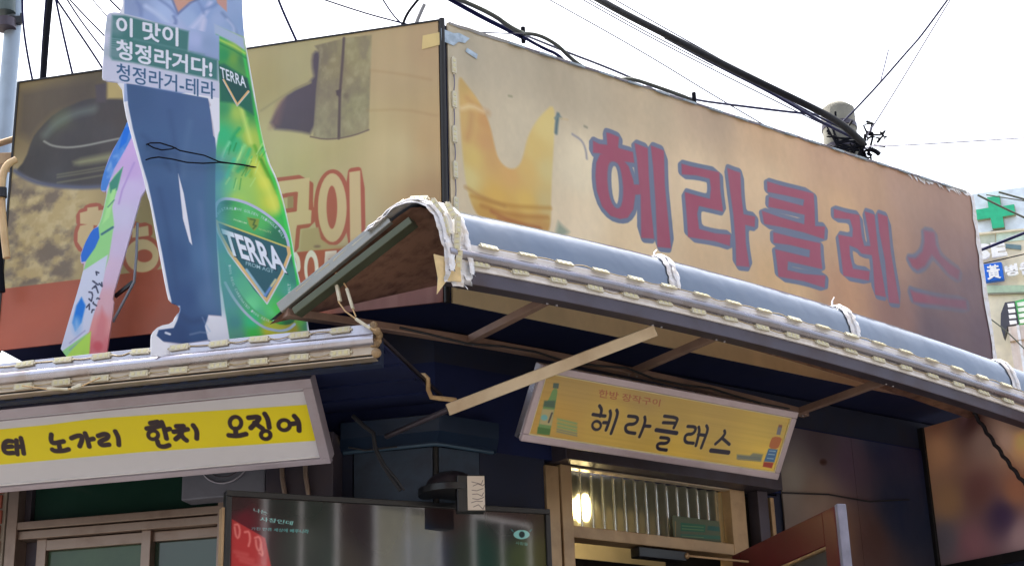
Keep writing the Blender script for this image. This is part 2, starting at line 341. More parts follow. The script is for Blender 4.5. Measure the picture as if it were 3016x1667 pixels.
# golden barrel shape: scale 2.373, origin (1250,0)
o2 = (1250, 0); k2 = 2.373
gold = [(235, 515), (300, 600), (370, 690), (430, 800), (465, 900), (490, 1020), (515, 1110), (560, 1165), (615, 1187), (660, 1165), (690, 1100), (715, 980), (760, 880), (820, 800), (915, 715), (905, 1000), (890, 1250), (885, 1420), (885, 1560), (860, 1640), (800, 1655), (640, 1610), (450, 1560), (350, 1490), (290, 1300), (260, 1000), (245, 750)]
gf = cR.field([((260, 600), (196, 168, 110)), ((330, 720), (214, 182, 120)), ((300, 850), (206, 176, 118)), ((420, 850), (204, 158, 106)), ((430, 1000), (204, 160, 110)), ((480, 1120), (206, 166, 110)), ((340, 1100), (214, 192, 122)),
 ((300, 1250), (214, 204, 150)), ((600, 1230), (214, 172, 110)), ((700, 1200), (216, 186, 120)), ((760, 1050), (216, 194, 130)), ((850, 900), (220, 206, 150)), ((860, 1200), (212, 200, 150)), ((500, 1400), (218, 180, 92)),
 ((700, 1420), (222, 190, 104)), ((850, 1420), (206, 190, 140)), ((450, 1500), (196, 152, 70)), ((650, 1560), (196, 148, 66)), ((800, 1600), (196, 150, 80))], o2, k2)
mR = cR.mask(gold, 6, org=o2, sc=k2, smooth=2); cR.mixm(mR*.95, gf*np.array([1., .97, .84], np.float32))
for pts, cc in (([(290, 1310), (400, 1380), (560, 1440)], (176, 128, 66)), ([(330, 1370), (560, 1440), (880, 1455)], (182, 128, 44)), ([(400, 1440), (620, 1510), (860, 1520)], (176, 116, 40)), ([(470, 1480), (640, 1560), (810, 1600)], (160, 84, 34)), ([(520, 1530), (680, 1590), (800, 1600)], (160, 90, 34))):
    cR.line(pts, .014, cc, soft=9, op=.7, org=o2, sc=k2, smooth=2)
for pts in ([(300, 690), (380, 760), (440, 790)], [(330, 800), (320, 900), (300, 970)]): cR.line(pts, .03, (190, 138, 84), soft=12, op=.45, org=o2, sc=k2, smooth=1)
cR.line([(260, 760), (330, 740), (410, 780)], .02, (232, 214, 170), soft=9, op=.6, org=o2, sc=k2, smooth=1)
for pts, cc, wdt in (([(935, 800), (925, 860), (920, 930)], (88, 112, 116), .020), ([(915, 830), (940, 810), (955, 825)], (110, 130, 130), .014), ([(950, 830), (1000, 838)], (200, 180, 140), .012), ([(1035, 940), (1090, 975), (1115, 1010), (1130, 1060), (1135, 1110)], (140, 138, 150), .012), ([(1120, 885), (1135, 892)], (130, 130, 110), .012), ([(590, 672), (610, 676)], (140, 140, 110), .01)):
    cR.line(pts, wdt, cc, soft=4, op=.75, org=o2, sc=k2, smooth=1)
cR.poly([(935, 1730-185), (1015, 1805-185), (985, 1650), (975, 1740), (925, 1740), (915, 1620)], (150, 160, 138), soft=8, op=.75, org=o2, sc=k2)
# the five large letters: violet-red cores inside a slate blue outline
A_, B_, C_, D_ = (1700, 350), (1980, 450), (2200, 500), (2500, 600); k = 3.56
cores = [
 (A_, [(305, 145), (350, 155), (440, 195), (430, 300), (440, 310), (585, 350), (600, 465), (520, 455), (400, 440), (235, 365), (165, 360), (165, 230), (230, 265), (315, 275)]),
 (A_, [(240, 370), (200, 460), (190, 600), (205, 760), (260, 920), (350, 1020), (450, 1053), (530, 1040), (590, 950), (610, 800), (590, 650), (540, 500), (480, 430), (350, 380)]),
 (A_, [(580, 690), (660, 690), (668, 795), (600, 800)]),
 (A_, [(600, 255), (740, 310), (752, 600), (772, 900), (808, 1260), (670, 1250), (665, 800), (650, 690), (625, 420)]),
 (A_, [(770, 280), (910, 335), (920, 700), (940, 900), (985, 1360), (840, 1345), (822, 900), (795, 500)]),
 (B_, [(95, 115), (200, 145), (495, 205), (505, 400), (535, 620), (400, 588), (280, 560), (262, 640), (282, 800), (450, 845), (612, 860), (605, 980), (450, 930), (165, 885), (150, 650), (130, 412), (260, 450), (395, 485), (405, 370), (392, 275), (250, 240), (100, 230)]),
 (B_, [(575, 160), (650, 190), (715, 210), (725, 450), (748, 645), (870, 670), (865, 782), (765, 758), (772, 950), (812, 1200), (670, 1185), (665, 950), (640, 650), (605, 400)]),
 (C_, [(210, 122), (350, 165), (700, 250), (710, 400), (715, 590), (820, 597), (810, 730), (600, 660), (400, 610), (180, 570), (155, 430), (350, 500), (600, 572), (605, 475), (400, 425), (225, 392), (230, 285), (400, 330), (588, 380), (600, 315), (400, 270), (215, 235)]),
 (C_, [(275, 655), (500, 712), (770, 770), (775, 900), (792, 1045), (600, 1000), (430, 962), (425, 1052), (600, 1092), (825, 1110), (815, 1240), (600, 1170), (330, 1122), (310, 950), (293, 832), (450, 870), (655, 920), (660, 842), (450, 790), (278, 768)]),
 (C_, [(910, 410), (1040, 450), (1180, 475), (1205, 700), (1230, 800), (1330, 800), (1330, 900), (1200, 880), (1160, 830), (1075, 795), (1080, 900), (1112, 1038), (1287, 1065), (1280, 1165), (1010, 1112), (985, 900), (955, 680), (1105, 708), (1110, 620), (1080, 522), (912, 508)]),
 (D_, [(165, 80), (270, 115), (310, 500), (392, 982), (275, 955), (250, 600), (205, 300)]),
 (D_, [(300, 98), (405, 135), (440, 500), (535, 1052), (420, 1038), (380, 600), (320, 300)]),
 (D_, [(785, 280), (900, 300), (915, 430), (960, 540), (1050, 620), (1165, 700), (1150, 800), (1050, 740), (930, 600), (870, 540), (800, 655), (720, 697), (665, 660), (620, 565), (700, 572), (770, 500), (792, 400)]),
 (D_, [(640, 900), (700, 925), (950, 982), (1230, 1012), (1240, 1110), (1000, 1072), (680, 1032)])]
fade = np.clip((cR.P([(2790, 800)])[0][0]-cR.X)/(cR.w*.16)+.55, .60, 1)
mo = np.zeros((cR.h, cR.w), np.float32); mi = mo.copy()
for og, pts in cores:
    sf = 1.6 if pts is not cores[-1][1] and pts is not cores[-2][1] else 7
    mo = np.maximum(mo, cR.mask(pts, sf, 0.0225, org=og, sc=k, smooth=1)); mi = np.maximum(mi, cR.mask(pts, sf+1.5, -.0005, org=og, sc=k))
hole_o = cR.mask([(385, 488), (415, 520), (435, 640), (440, 780), (425, 890), (405, 893), (375, 820), (358, 680), (360, 540)], 2, org=A_, sc=k, smooth=1)
hole_i = cR.mask([(380, 443), (440, 480), (470, 600), (485, 760), (470, 900), (430, 950), (375, 915), (330, 790), (312, 600), (330, 465)], 4, org=A_, sc=k, smooth=1)
keepA = cR.mask(cores[0][1], 2, org=A_, sc=k)
mi = np.where(hole_i > 0, mi*(1-hole_i), mi); mo = mo*(1-hole_o)
bl = cR.noise(90, 90, 21, 3)[..., None]; blue = (np.array([92, 110, 140])*(1-bl)+np.array([104, 112, 142])*bl)/255
cR.im = cR.im*(1-(mo*fade*.94)[..., None])+blue.astype(np.float32)*(mo*fade*.94)[..., None]
bl = cR.noise(160, 120, 25, 4)[..., None]; red = (np.array([162, 80, 104])*(1-bl)+np.array([158, 60, 86])*bl)/255
cR.im = cR.im*(1-(mi*fade*.95)[..., None])+red.astype(np.float32)*(mi*fade*.95)[..., None]
# mottled dark brown wash, denser towards the lower far end
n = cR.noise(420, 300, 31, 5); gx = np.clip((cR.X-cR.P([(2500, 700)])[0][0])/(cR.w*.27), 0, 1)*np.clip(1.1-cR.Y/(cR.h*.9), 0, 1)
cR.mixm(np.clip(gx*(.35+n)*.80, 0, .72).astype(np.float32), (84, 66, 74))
# ================================================================== LEFT FACE (print)
cL = Canvas(LF, -LL, 0, BOT, TOP, 460, TAN); cL.of = .012
cL.im[:] = cL.field([((90, 300), (128, 104, 60)), ((60, 600), (176, 152, 104)), ((300, 250), (92, 76, 50)), ((230, 320), (88, 72, 54)), ((150, 300), (112, 92, 58)), ((750, 250), (166, 144, 90)), ((900, 180), (172, 154, 104)), ((1000, 400), (188, 166, 112)), ((1150, 200), (188, 158, 112)),
 ((1270, 150), (186, 152, 108)), ((1280, 400), (190, 154, 104)), ((1150, 450), (200, 174, 122)), ((1270, 600), (176, 138, 92)), ((1000, 620), (196, 174, 124)), ((850, 460), (192, 172, 116)), ((750, 500), (186, 166, 112)), ((200, 620), (186, 158, 104)), ((60, 800), (184, 156, 104))])
n = cL.noise(300, 300, 2, 5); cL.im *= (1+(n-.5)*.12)[..., None]; n = cL.noise(40, 700, 4, 3); cL.im *= (1+(n-.5)*.07)[..., None]
o1 = (0, 0); k1 = 2.543
# sandy stone texture, lower left
sand = cL.noise(16, 16, 11, 5); sm = cL.mask([(0, 1150), (200, 1400), (600, 1400), (640, 1500), (545, 2100), (0, 2200)], 26, org=o1, sc=k1)
cL.mixm(sm*np.clip((sand-.42)*2.6, 0, .6), (208, 184, 132)); sand2 = cL.noise(46, 40, 13, 6); cL.mixm(sm*np.clip((sand2-.50)*4.2, 0, .8), (104, 88, 76))
# the pan lid
lid = [(110, 1290), (190, 1200), (240, 1040), (300, 960), (420, 840), (600, 760), (700, 735), (870, 735), (1000, 790), (1080, 900), (1080, 1300), (900, 1385), (650, 1410), (400, 1400), (260, 1350), (160, 1310)]
cL.mixm(cL.mask([(150, 690), (420, 640), (720, 600), (720, 740), (560, 780), (400, 850), (300, 950), (230, 1050), (130, 1000)], 24, org=o1, sc=k1)*.7, (78, 64, 52))
mlid = cL.mask(lid, 5, org=o1, sc=k1, smooth=1)
lf = cL.field([((300, 1000), (84, 82, 84)), ((450, 900), (106, 112, 96)), ((600, 850), (78, 74, 88)), ((800, 850), (82, 74, 82)), ((800, 1000), (84, 80, 92)), ((500, 1060), (78, 74, 86)), ((420, 1200), (72, 70, 82)), ((300, 1200), (66, 64, 74)), ((400, 1330), (80, 82, 98)), ((700, 1350), (78, 74, 86)), ((600, 1250), (70, 66, 76)), ((900, 900), (80, 70, 76)), ((980, 1200), (78, 72, 82))], o1, k1)
cL.mixm(mlid*.97, lf*np.array([.74, .70, .60], np.float32))
cL.poly([(712, 640), (800, 620), (790, 770), (722, 770)], (72, 60, 62), soft=6, org=o1, sc=k1)
cL.poly([(800, 600), (1000, 560), (1000, 740), (800, 745)], (176, 148, 88), soft=6, op=.8, org=o1, sc=k1)
cL.line([(340, 1010), (420, 920), (560, 850), (700, 820)], .03, (120, 130, 112), soft=20, op=.6, org=o1, sc=k1, smooth=2)
cL.line([(330, 1060), (400, 1100), (560, 1110), (860, 1045), (1050, 1010)], .009, (176, 170, 148), soft=4, op=.8, org=o1, sc=k1, smooth=2)
cL.poly([(540, 1200), (780, 1150), (960, 1110), (960, 1190), (700, 1230), (560, 1250)], (132, 126, 88), soft=10, op=.75, org=o1, sc=k1, smooth=1)
for yy in (1270, 1290, 1330): cL.line([(430, yy+40), (620, yy+10), (900, yy-40)], .006, (150, 142, 100), soft=5, op=.6, org=o1, sc=k1, smooth=1)
cL.line([(110, 1280), (200, 1340), (330, 1385), (600, 1408), (800, 1395)], .02, (86, 88, 104), soft=7, op=.9, org=o1, sc=k1, smooth=2)
# the log with its shadow
o4 = (600, 0); k4 = 2.543
cL.poly([(480, 965), (560, 790), (640, 690), (830, 605), (806, 480), (820, 385), (885, 390), (860, 700), (830, 1015), (700, 985)], (84, 70, 74), soft=9, op=.95, org=o4, sc=k4, smooth=1)
cL.poly([(560, 780), (600, 740), (560, 930), (500, 960)], (140, 96, 84), soft=20, op=.6, org=o4, sc=k4)
cL.line([(430, 830), (640, 690), (800, 620)], .008, (150, 134, 88), soft=6, org=o4, sc=k4, smooth=1)
logm = cL.mask([(830, 345), (1050, 290), (1258, 262), (1235, 975), (1130, 1015), (1010, 1038), (900, 1045), (820, 1022), (840, 700), (870, 400)], 4, org=o4, sc=k4)
lg = cL.field([((860, 420), (136, 118, 88)), ((930, 700), (150, 132, 100)), ((900, 950), (162, 146, 110)), ((1000, 500), (158, 138, 96)), ((1100, 400), (164, 148, 100)), ((1200, 400), (172, 156, 108)), ((1150, 800), (160, 148, 104)), ((1200, 950), (168, 152, 110))], o4, k4)
cL.mixm(logm*.9, lg*.90); mott = cL.noise(16, 26, 17, 5); cL.mixm(logm*np.clip((mott-.48)*1.8, 0, .4), (120, 102, 84)); cL.mixm(logm*np.clip((.46-mott)*1.6, 0, .35), (190, 172, 130))
cL.line([(1050, 290), (1040, 460), (1020, 700), (1012, 1038)], .012, (94, 76, 70), soft=3, org=o4, sc=k4)
cL.poly([(990, 680), (1030, 670), (1020, 730), (995, 715)], (84, 66, 66), soft=3, org=o4, sc=k4); cL.ell(1065, 720, 18, 20, (120, 104, 80), org=o4, sc=k4, soft=6)
cL.line([(800, 1025), (900, 1046), (1010, 1040), (1130, 1015), (1235, 975)], .006, (110, 88, 76), soft=3, org=o4, sc=k4, smooth=1)
# red band and lettering
RED = (172, 88, 64)
band = [(-40, 857), (1340, 685), (1340, 980), (-40, 1100)]
cL.poly(band, RED, soft=2)
bf = cL.noise(200, 160, 41, 4); mb = cL.mask(band, 2)
n5 = (480, 500); O = 'org'
cr = [((580, 480), 3.56, [(700, 215), (1182, 155), (1172, 490), (1202, 500), (1195, 635), (1050, 655), (1040, 700), (1020, 940), (860, 960), (830, 690), (700, 700), (700, 560), (1045, 505), (1060, 308), (700, 350)]),
      ((600, 500), 2.543, [(1090, 20), (1172, 8), (1183, 556), (1097, 572)])]
ringo = [(963+108*math.cos(t), 285+258*math.sin(t)) for t in np.linspace(0, 2*math.pi, 30)[:-1]]
cr.append(((600, 500), 2.543, ringo))
jang = [((0, 500), 2.543, [(655, 285), (735, 275), (738, 305), (775, 300), (770, 400), (740, 420), (600, 405), (598, 325), (652, 310)]),
        ((0, 500), 2.543, [(600, 420), (700, 400), (700, 560), (620, 600), (580, 540), (582, 470)]),
        ((0, 500), 2.543, [(990, 440), (1110, 420), (1115, 495), (990, 510)]),
        ((0, 500), 2.543, [(1065+125*math.cos(t), 645+125*math.sin(t)) for t in np.linspace(0, 2*math.pi, 26)[:-1]]),
        ((0, 500), 2.543, [(1010, 420), (1020, 420), (1020, 480), (1010, 480)])]
for og, sc_, pts in cr+jang: cL.poly(pts, RED, grow=.018, soft=2, org=og, sc=sc_, smooth=1)
for og, sc_, pts in cr+jang: cL.poly(pts, (208, 176, 124), soft=2, org=og, sc=sc_)
cL.poly([(950, 355), (1012, 348), (1012, 470), (950, 478)], (160, 130, 84), grow=.0, soft=2, org=(580, 480), sc=3.56)
cL.line([(930, 330), (1040, 315), (1035, 500), (950, 512)], .010, RED, org=(580, 480), sc=3.56)
cL.ell(960, 282, 40, 162, RED, org=(600, 500), sc=2.543, soft=2)
cL.poly([(720, 600), (735, 450), (860, 430), (880, 520), (940, 560), (1060, 570), (1060, 590), (730, 612)], (180, 154, 102), soft=3, op=.85, org=(600, 500), sc=2.543)
cL.ell(850, 575, 22, 7, (120, 90, 72), org=(600, 500), sc=2.543, soft=6)
cL.ell(1080, 645, 62, 48, RED, org=(0, 500), sc=2.543, soft=2)
# white telephone digits inside the band
W_ = (232, 224, 206)
cL.line([(685, 632), (706, 670), (712, 750), (690, 752)], .018, W_, org=(600, 500), sc=2.543, smooth=1)
cL.ell(806, 735, 54, 132, W_, org=(600, 500), sc=2.543); cL.ell(804, 745, 28, 92, RED, org=(600, 500), sc=2.543)
cL.poly([(910, 612), (996, 604), (996, 655), (935, 668), (935, 700), (985, 700), (1000, 800), (960, 900), (900, 890), (925, 800), (900, 740)], W_, org=(600, 500), sc=2.543)
for i, ch in enumerate('0653'): cL.text(ch, [(1030+i*62, 712-i*8), (1076+i*62, 706-i*8), (1076+i*62, 850-i*10), (1030+i*62, 856-i*10)], (206, 184, 162), bold=.03, op=.35)
cL.im = cL.im*(1+(mb*(bf-.5)*.25))[..., None]
white_bal = np.array([1., 1.055, 1.13], np.float32); cL.im = cL.im*(1+(1-mb[..., None])*(white_bal-1))
cL.mixm(cL.mask([(985, 770), (1150, 690), (1330, 640), (1330, 1000), (960, 1000)], 60)*.9, (104, 66, 62)); nn_ = cL.noise(20, 300, 61, 3); cL.mixm(cL.mask([(985, 770), (1330, 660), (1330, 1000), (960, 1000)], 40)*np.clip((nn_-.5)*2, 0, .4), (132, 92, 84))  # awning's shade painted brown over the right end of the band
# creases near the corner
for pts in ([(1250, 530), (1500, 560), (1700, 600)], [(1230, 830), (1500, 820), (1750, 870)]): cL.line(pts, .006, (164, 132, 88), soft=8, op=.35, org=o4, sc=k4, smooth=1)
# ================================================================== THE SIGN BOX
t = thing('sign_box', 'large tan wraparound sign box with purple red lettering and pan lid picture', 'sign', C+Z*BOT)
A0, B0 = RF.at(LR, 0)-nR*.55, LF.at(-LL, 0)-nL*.55; Ci = corner(-.55)
foot = [RF.at(LR, 0), RF.at(0, 0), LF.at(-LL, 0), B0, Ci, A0]
m = MB(); lo = [p+Z*(BOT+.01) for p in foot]; hi = [p+Z*(TOP-.01) for p in foot]
m.face([lo[0], lo[1], lo[4], lo[5]]); m.face([lo[1], lo[2], lo[3], lo[4]]); m.face([hi[0], hi[1], hi[4], hi[5]]); m.face([hi[1], hi[2], hi[3], hi[4]])
for i in range(6): j = (i+1) % 6; m.face([lo[i], lo[j], hi[j], hi[i]])
build(m, 'carcass', mk('carcass_navy', srgb(8, 22, 66), .7), t)
m = MB(); m.prism(RF, [(0.022, BOT), (LR, BOT), (LR, TOP-.02), (LR-.03, TOP), (.022, TOP)], .002, .012)
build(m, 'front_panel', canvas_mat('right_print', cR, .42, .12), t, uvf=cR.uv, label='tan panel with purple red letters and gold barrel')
m = MB(); m.box(LF, -LL, -.012, BOT, TOP, .002, .012)
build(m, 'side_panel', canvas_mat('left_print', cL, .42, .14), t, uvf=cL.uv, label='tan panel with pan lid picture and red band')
m = MB(); m.tube([C+nL*.004+nR*.004+Z*(BOT-.005), C+nL*.004+nR*.004+Z*(TOP+.012)], .013, 8); build(m, 'corner_trim', M['black_trim'], t)
m = MB(); m.box(LF, -LL-.005, 0, TOP, TOP+.008, -.03, .016); m.box(LF, -LL-.010, -LL, BOT, TOP+.008, -.02, .016); build(m, 'edge_trim', M['black_trim'], t)
# ragged folded tape along the top and the far end of the right face
def ragged(fr, pts, wd, o, seed, step=.05):
    r = random.Random(seed); m = MB(); rows = []
    (a0, t0), (a1, t1) = pts; L = math.hypot(a1-a0, t1-t0); nn = int(L/step); px_, py_ = -(t1-t0)/L, (a1-a0)/L
    for i in range(nn+1):
        f = i/nn; a = a0+(a1-a0)*f; t_ = t0+(t1-t0)*f; w0 = wd*(.7+.6*r.random()); w1 = wd*.3*r.random()
        rows.append([fr.at(a+px_*w1, t_+py_*w1, -.004), fr.at(a, t_, o+.002+.004*r.random()), fr.at(a-px_*w0, t_-py_*w0, o+.0015+.002*r.random())])
    m.grid(rows, False); return m
build(ragged(RF, ((.03, TOP+.004), (LR-.06, TOP+.004)), .014, .013, 3), 'edge_tape', M['tape_grey'], t)
build(ragged(RF, ((LR-.004, TOP-.01), (LR-.004, BOT+.1)), .030, .014, 4, .07), 'edge_tape', M['white_tape'], t)
m = MB(); q = [(-.06, TOP-.10), (-.045, TOP-.035), (0, TOP-.03)]
m.face([LF.at(-.085, TOP-.125, .0145), LF.at(-.002, TOP-.115, .0145), LF.at(-.002, TOP-.055, .0145), LF.at(-.08, TOP-.06, .0145)]); build(m, 'tape_patch', mk('tape_tan', srgb(214, 192, 130), .3), t)
m = MB()
m.face([RF.at(-.012, TOP-.10, .016), RF.at(.05, TOP-.105, .0155), RF.at(.075, TOP-.08, .0155), RF.at(.11, TOP-.075, .0155), RF.at(.135, TOP-.045, .0155), RF.at(.08, TOP-.035, .0155), RF.at(.05, TOP-.045, .0155), RF.at(-.014, TOP-.04, .016)])
m.face([RF.at(.11, TOP-.115, .0155), RF.at(.17, TOP-.135, .0155), RF.at(.175, TOP-.11, .0155), RF.at(.12, TOP-.095, .0155)]); build(m, 'tape_patch', M['tape_blue'], t)
m = MB(); rr_ = random.Random(5)
for i in range(26):
    a = LR-.55+rr_.random()*.5; m.face([RF.at(a, TOP-.02*rr_.random(), .014), RF.at(a+.05*rr_.random(), TOP+.01, .012), RF.at(a+.03, TOP-.02-.02*rr_.random(), .017)])
build(m, 'peeling_film', M['white_tape'], t)['kind'] = 'stuff'
# ================================================================== LED STRINGS
def led_mesh(a='led_case', b='led_lens'):
    f = Frame((0, 0, 0), (1, 0, 0), (0, 1, 0)); m = MB(); m.box(f, -.036, .036, -.0115, .0115, 0, .008); m.box(f, -.044, -.036, -.004, .004, 0, .004); m.box(f, .036, .044, -.004, .004, 0, .004)
    m.cur = 1
    for x in (-.022, 0, .022): m.box(f, x-.006, x+.006, -.006, .006, .008, .0096)
    return m.mesh('led_module', [M[a], M[b]])
LED = led_mesh(); LED_GREY = led_mesh('tape_blue', 'tape_grey')
def led_string(label, pts, normal, n, parent_label='light string', mesh=None, wire='wire_beige', skew=0, sag=.006, tilt=0., group='strings of small LED modules taped along the awnings and sign', jit=1., f0=.5):
    """pts: world polyline the modules follow; modules face normal"""
    P = [np.array(p, float) for p in pts]; seg = [np.linalg.norm(P[i+1]-P[i]) for i in range(len(P)-1)]; L = sum(seg)
    nf = normal if callable(normal) else (lambda f: normal)
    def at(f):
        d = max(0, min(1, f))*L
        for i, s_ in enumerate(seg):
            if d <= s_ or i == len(seg)-1: return P[i]+(P[i+1]-P[i])*(d/s_), unit(P[i+1]-P[i])
            d -= s_
    t = thing('led_light_string', label, 'light string', P[0], group); r = random.Random(label)
    w_ = []
    for i in range(n):
        f = (i+f0)/n; p, x = at(f); z = unit(nf(f)); z = unit(z-x*(z@x)); y = np.cross(z, x)
        an = r.uniform(-.05, .05)*jit; x2 = x*math.cos(an)+y*math.sin(an); y2 = np.cross(z, x2)
        ti = r.uniform(-.15, .15)*jit+tilt; y3 = y2*math.cos(ti)+z*math.sin(ti); z3 = np.cross(x2, y3)
        p = p+y*r.uniform(-.002, .002)*jit; place(mesh or LED, 'led_module', t, mat4(x2, y3, z3, p))
        if i: w_.append((w_end, p-x2*.042+z3*.003, z3, y))
        w_end = p+x2*.042+z3*.003
    for a, b, z, y in w_:
        m = MB(); md = (a+b)/2+z*sag*r.uniform(.2, 1.2)-Z*sag*r.uniform(0, 1.6); q1 = a*.7+b*.3+(md-(a+b)/2)*.8; q2 = a*.3+b*.7+(md-(a+b)/2)*.8
        m.tube([a, q1, md, q2, b], .0022, 5); build(m, 'wire', M[wire], t)
    return t
led_string('vertical row of LED modules down the left edge of the purple lettered panel', [RF.at(.048, TOP-.12, .013), RF.at(.040, BOT+.02, .013)], nR, 7, wire='wire_violet', jit=.5)
led_string('row of dusty LED modules under the top edge of the purple lettered panel', [RF.at(.30, TOP-.006, .016), RF.at(LR-.15, TOP-.006, .016)], unit(Z*.85+nR*.5), 18, mesh=LED_GREY, wire='wire_violet', jit=.5)
# ================================================================== CURVED AWNING over the right side
def dz(a): return -.0222*(a+.45)*(a-.87)/1.0*.93+.0114*(a+.45)
def AF(a, o, z): return RF.at(a, z+dz(a), o)
def aL(o): return -.45-(.66-o)*.542
AEND = 3.30
arch = [(.016, 3.690), (.14, 3.694), (.26, 3.700), (.38, 3.706), (.45, 3.711), (.495, 3.715), (.54, 3.716), (.58, 3.708), (.612, 3.686), (.637, 3.648), (.652, 3.60), (.660, 3.55)]
t = thing('curved_awning', 'grey curved polycarbonate awning with white taped arch ends over the doorway', 'awning', RF.at(1.3, 3.4, .3))
def sweep(m, prof, a0f, a1, n=26, off=0.):
    rows = []
    for i in range(n+1):
        f = i/n; rows.append([AF((a0f(o) if callable(a0f) else a0f)*(1-f)+a1*f, o, z) for o, z in prof])
    m.grid(rows)
def offs(prof, d):
    out = []
    for i, (o, z) in enumerate(prof):
        a = prof[max(0, i-1)]; b = prof[min(len(prof)-1, i+1)]; e = unit((b[0]-a[0], b[1]-a[1])); out.append((o-e[1]*d, z+e[0]*d))
    return out
gabz = [(.016, 3.392), (.14, 3.474), (.26, 3.550), (.38, 3.626), (.45, 3.672), (.495, 3.698)]
def fan(m, prof, low, n=12):                                  # first bay: twists from the sloping gable line to the level roof
    rows = []
    for i in range(n+1):
        f = i/n; rows.append([AF(aL(o)*(1-f)+.05*f, o, (low[k][1] if k < len(low) else z)*(1-f)+z*f) for k, (o, z) in enumerate(prof)])
    m.grid(rows)
def below(pr, d): return [(o, z+d) for o, z in pr]
m = MB(); fan(m, arch, gabz); sweep(m, arch, .05, AEND); build(m, 'sheet', M['sheet_grey'], t)
lin = offs(arch[:-2], -.012)
m = MB(); fan(m, lin, [(o, z-.014) for o, z in gabz]); sweep(m, lin, .05, AEND); build(m, 'bounce_lining', M['bounce_lining'], t)  # added sheet; its brown stands for light reflected on the roof underside
def run(o0, o1, z0, z1, name, mt, a0=None, n=14, bevel=.003, label=None, a1=AEND):
    m = MB(); rows = []
    a0 = aL(.66) if a0 is None else a0
    for i in range(n+1):
        a = a0+(a1-a0)*i/n; rows.append([AF(a, o0, z0), AF(a, o1, z0), AF(a, o1, z1), AF(a, o0, z1)])
    m.grid(rows, False, True); m.face(rows[0]); m.face(rows[-1][::-1]); return build(m, name, mt, t, bevel, label=label)
run(.600, .660, 3.400, 3.452, 'front_beam', M['steel_dark'])
run(.655, .668, 3.452, 3.482, 'flange', M['white_paint']); run(.655, .668, 3.518, 3.548, 'flange', M['white_paint'])
run(.050, .090, 3.395, 3.425, 'back_beam', M['bar_mauve'], a0=-.765, a1=1.95)
m = MB(); m.tube([AF(aL(.66)+(AEND-aL(.66))*i/14, .668, 3.50) for i in range(15)], .0225, 14); build(m, 'bumper_tube', M['tube_grey'], t)
for a in (.05, .90, 1.90):
    m = MB(); m.bar(AF(a, .09, 3.41), AF(a, .60, 3.425), .03, .03); build(m, 'cross_bar', M['bar_mauve'], t, .002)
m = MB(); m.bar(AF(.565, .600, 3.385), RF.at(*RF.px(1318, 1207, .12), .12), .046, .046, unit(Z-uR*.45)); build(m, 'strut', mk('strut_cream', srgb(206, 192, 168), .3, .5, var=.06, dirt=srgb(150, 120, 90), dscale=4), t, .003)
m = MB(); sb = RF.px(1318, 1207, .12); m.tube([RF.at(sb[0], sb[1], .13), RF.at(sb[0]-.01, sb[1]-.01, W)], .012, 8); build(m, 'strut_bracket', M['steel_dark'], t, .002)
for a in (.05, .565, .90, 1.90):
    for da in (-.022, .022):
        for o in (.60, .075):
            m = MB(); p = AF(a+da, o+(.014 if o > .5 else 0), 3.399 if o > .5 else 3.394); m.dome(p, .0055, .7, up=-Z, seg=8); build(m, 'bolt', M['alu'], t)
m = MB(); pts = [AF(-.3+i*.16, .12+.01*math.sin(i*2.1), 3.40-.018*abs(math.sin(i*.9))) for i in range(14)]; m.tube(pts, .005, 6); build(m, 'wire', M['rubber'], t)
# left end: sloping side member, then the taped arch
m = MB(); e0 = AF(aL(.07), .07, 3.395)
m.bar(AF(aL(.055), .055, 3.43), AF(aL(.46), .46, 3.683), .022, .045); build(m, 'side_member', mk('side_grey', srgb(150, 152, 150), .3, .4, dirt=srgb(110, 108, 100)), t, .003)
m = MB(); m.bar(AF(aL(.10)+.02, .10, 3.405), AF(aL(.53)+.02, .53, 3.655), .05, .03); build(m, 'side_member', mk('side_olive', srgb(82, 88, 72), .4, .3), t, .003)
def ribbon(prof, ac, wd, off, seed, jag=.05, name='tape_wrap', mt='white_tape', n=1, skew=True):
    r = random.Random(seed); m = MB(); rows = []
    pr = offs(prof, off)
    fine = []
    for i in range(len(pr)-1):
        for k_ in range(3): f = k_/3; fine.append((pr[i][0]*(1-f)+pr[i+1][0]*f, pr[i][1]*(1-f)+pr[i+1][1]*f))
    fine.append(pr[-1])
    for o, z in fine:
        b = (aL(o) if skew else 0)+ac; j1, j2 = r.uniform(-jag, jag)*wd, r.uniform(-jag, jag)*wd; h = r.uniform(0, .003)
        rows.append([AF(b-wd/2+j1, o, z-.004), AF(b-wd/2+j1, o, z+h), AF(b, o, z+.003+h), AF(b+wd/2+j2, o, z+h), AF(b+wd/2+j2, o, z-.004)])
    m.grid(rows, True); return build(m, name, M[mt], t)
arch2 = [(.40, 3.640), (.44, 3.665), (.47, 3.686), (.505, 3.708)]+arch[6:]+[(.668, 3.52), (.674, 3.47), (.676, 3.42), (.672, 3.385)]
ribbon(arch2, .028, .115, .004, 1); ribbon(arch2[:-1], -.012, .026, .015, 2, .14); ribbon(arch2[1:-1], .072, .024, .015, 3, .14); ribbon(arch[6:]+[(.67, 3.50)], .030, .034, .012, 6, .2, mt='led_sticker')
ribbon([(.655, 3.47), (.668, 3.42), (.662, 3.375)], .03, .05, .016, 9, .3)
for ac, sd_ in ((.63, 11), (1.66, 12), (2.74, 13)):
    ribbon(arch[3:], ac, .05, .005, sd_, .08, 'strap', skew=False); ribbon(arch[5:], ac+.012, .02, .013, sd_+5, .35, 'tape_wrap', skew=False)
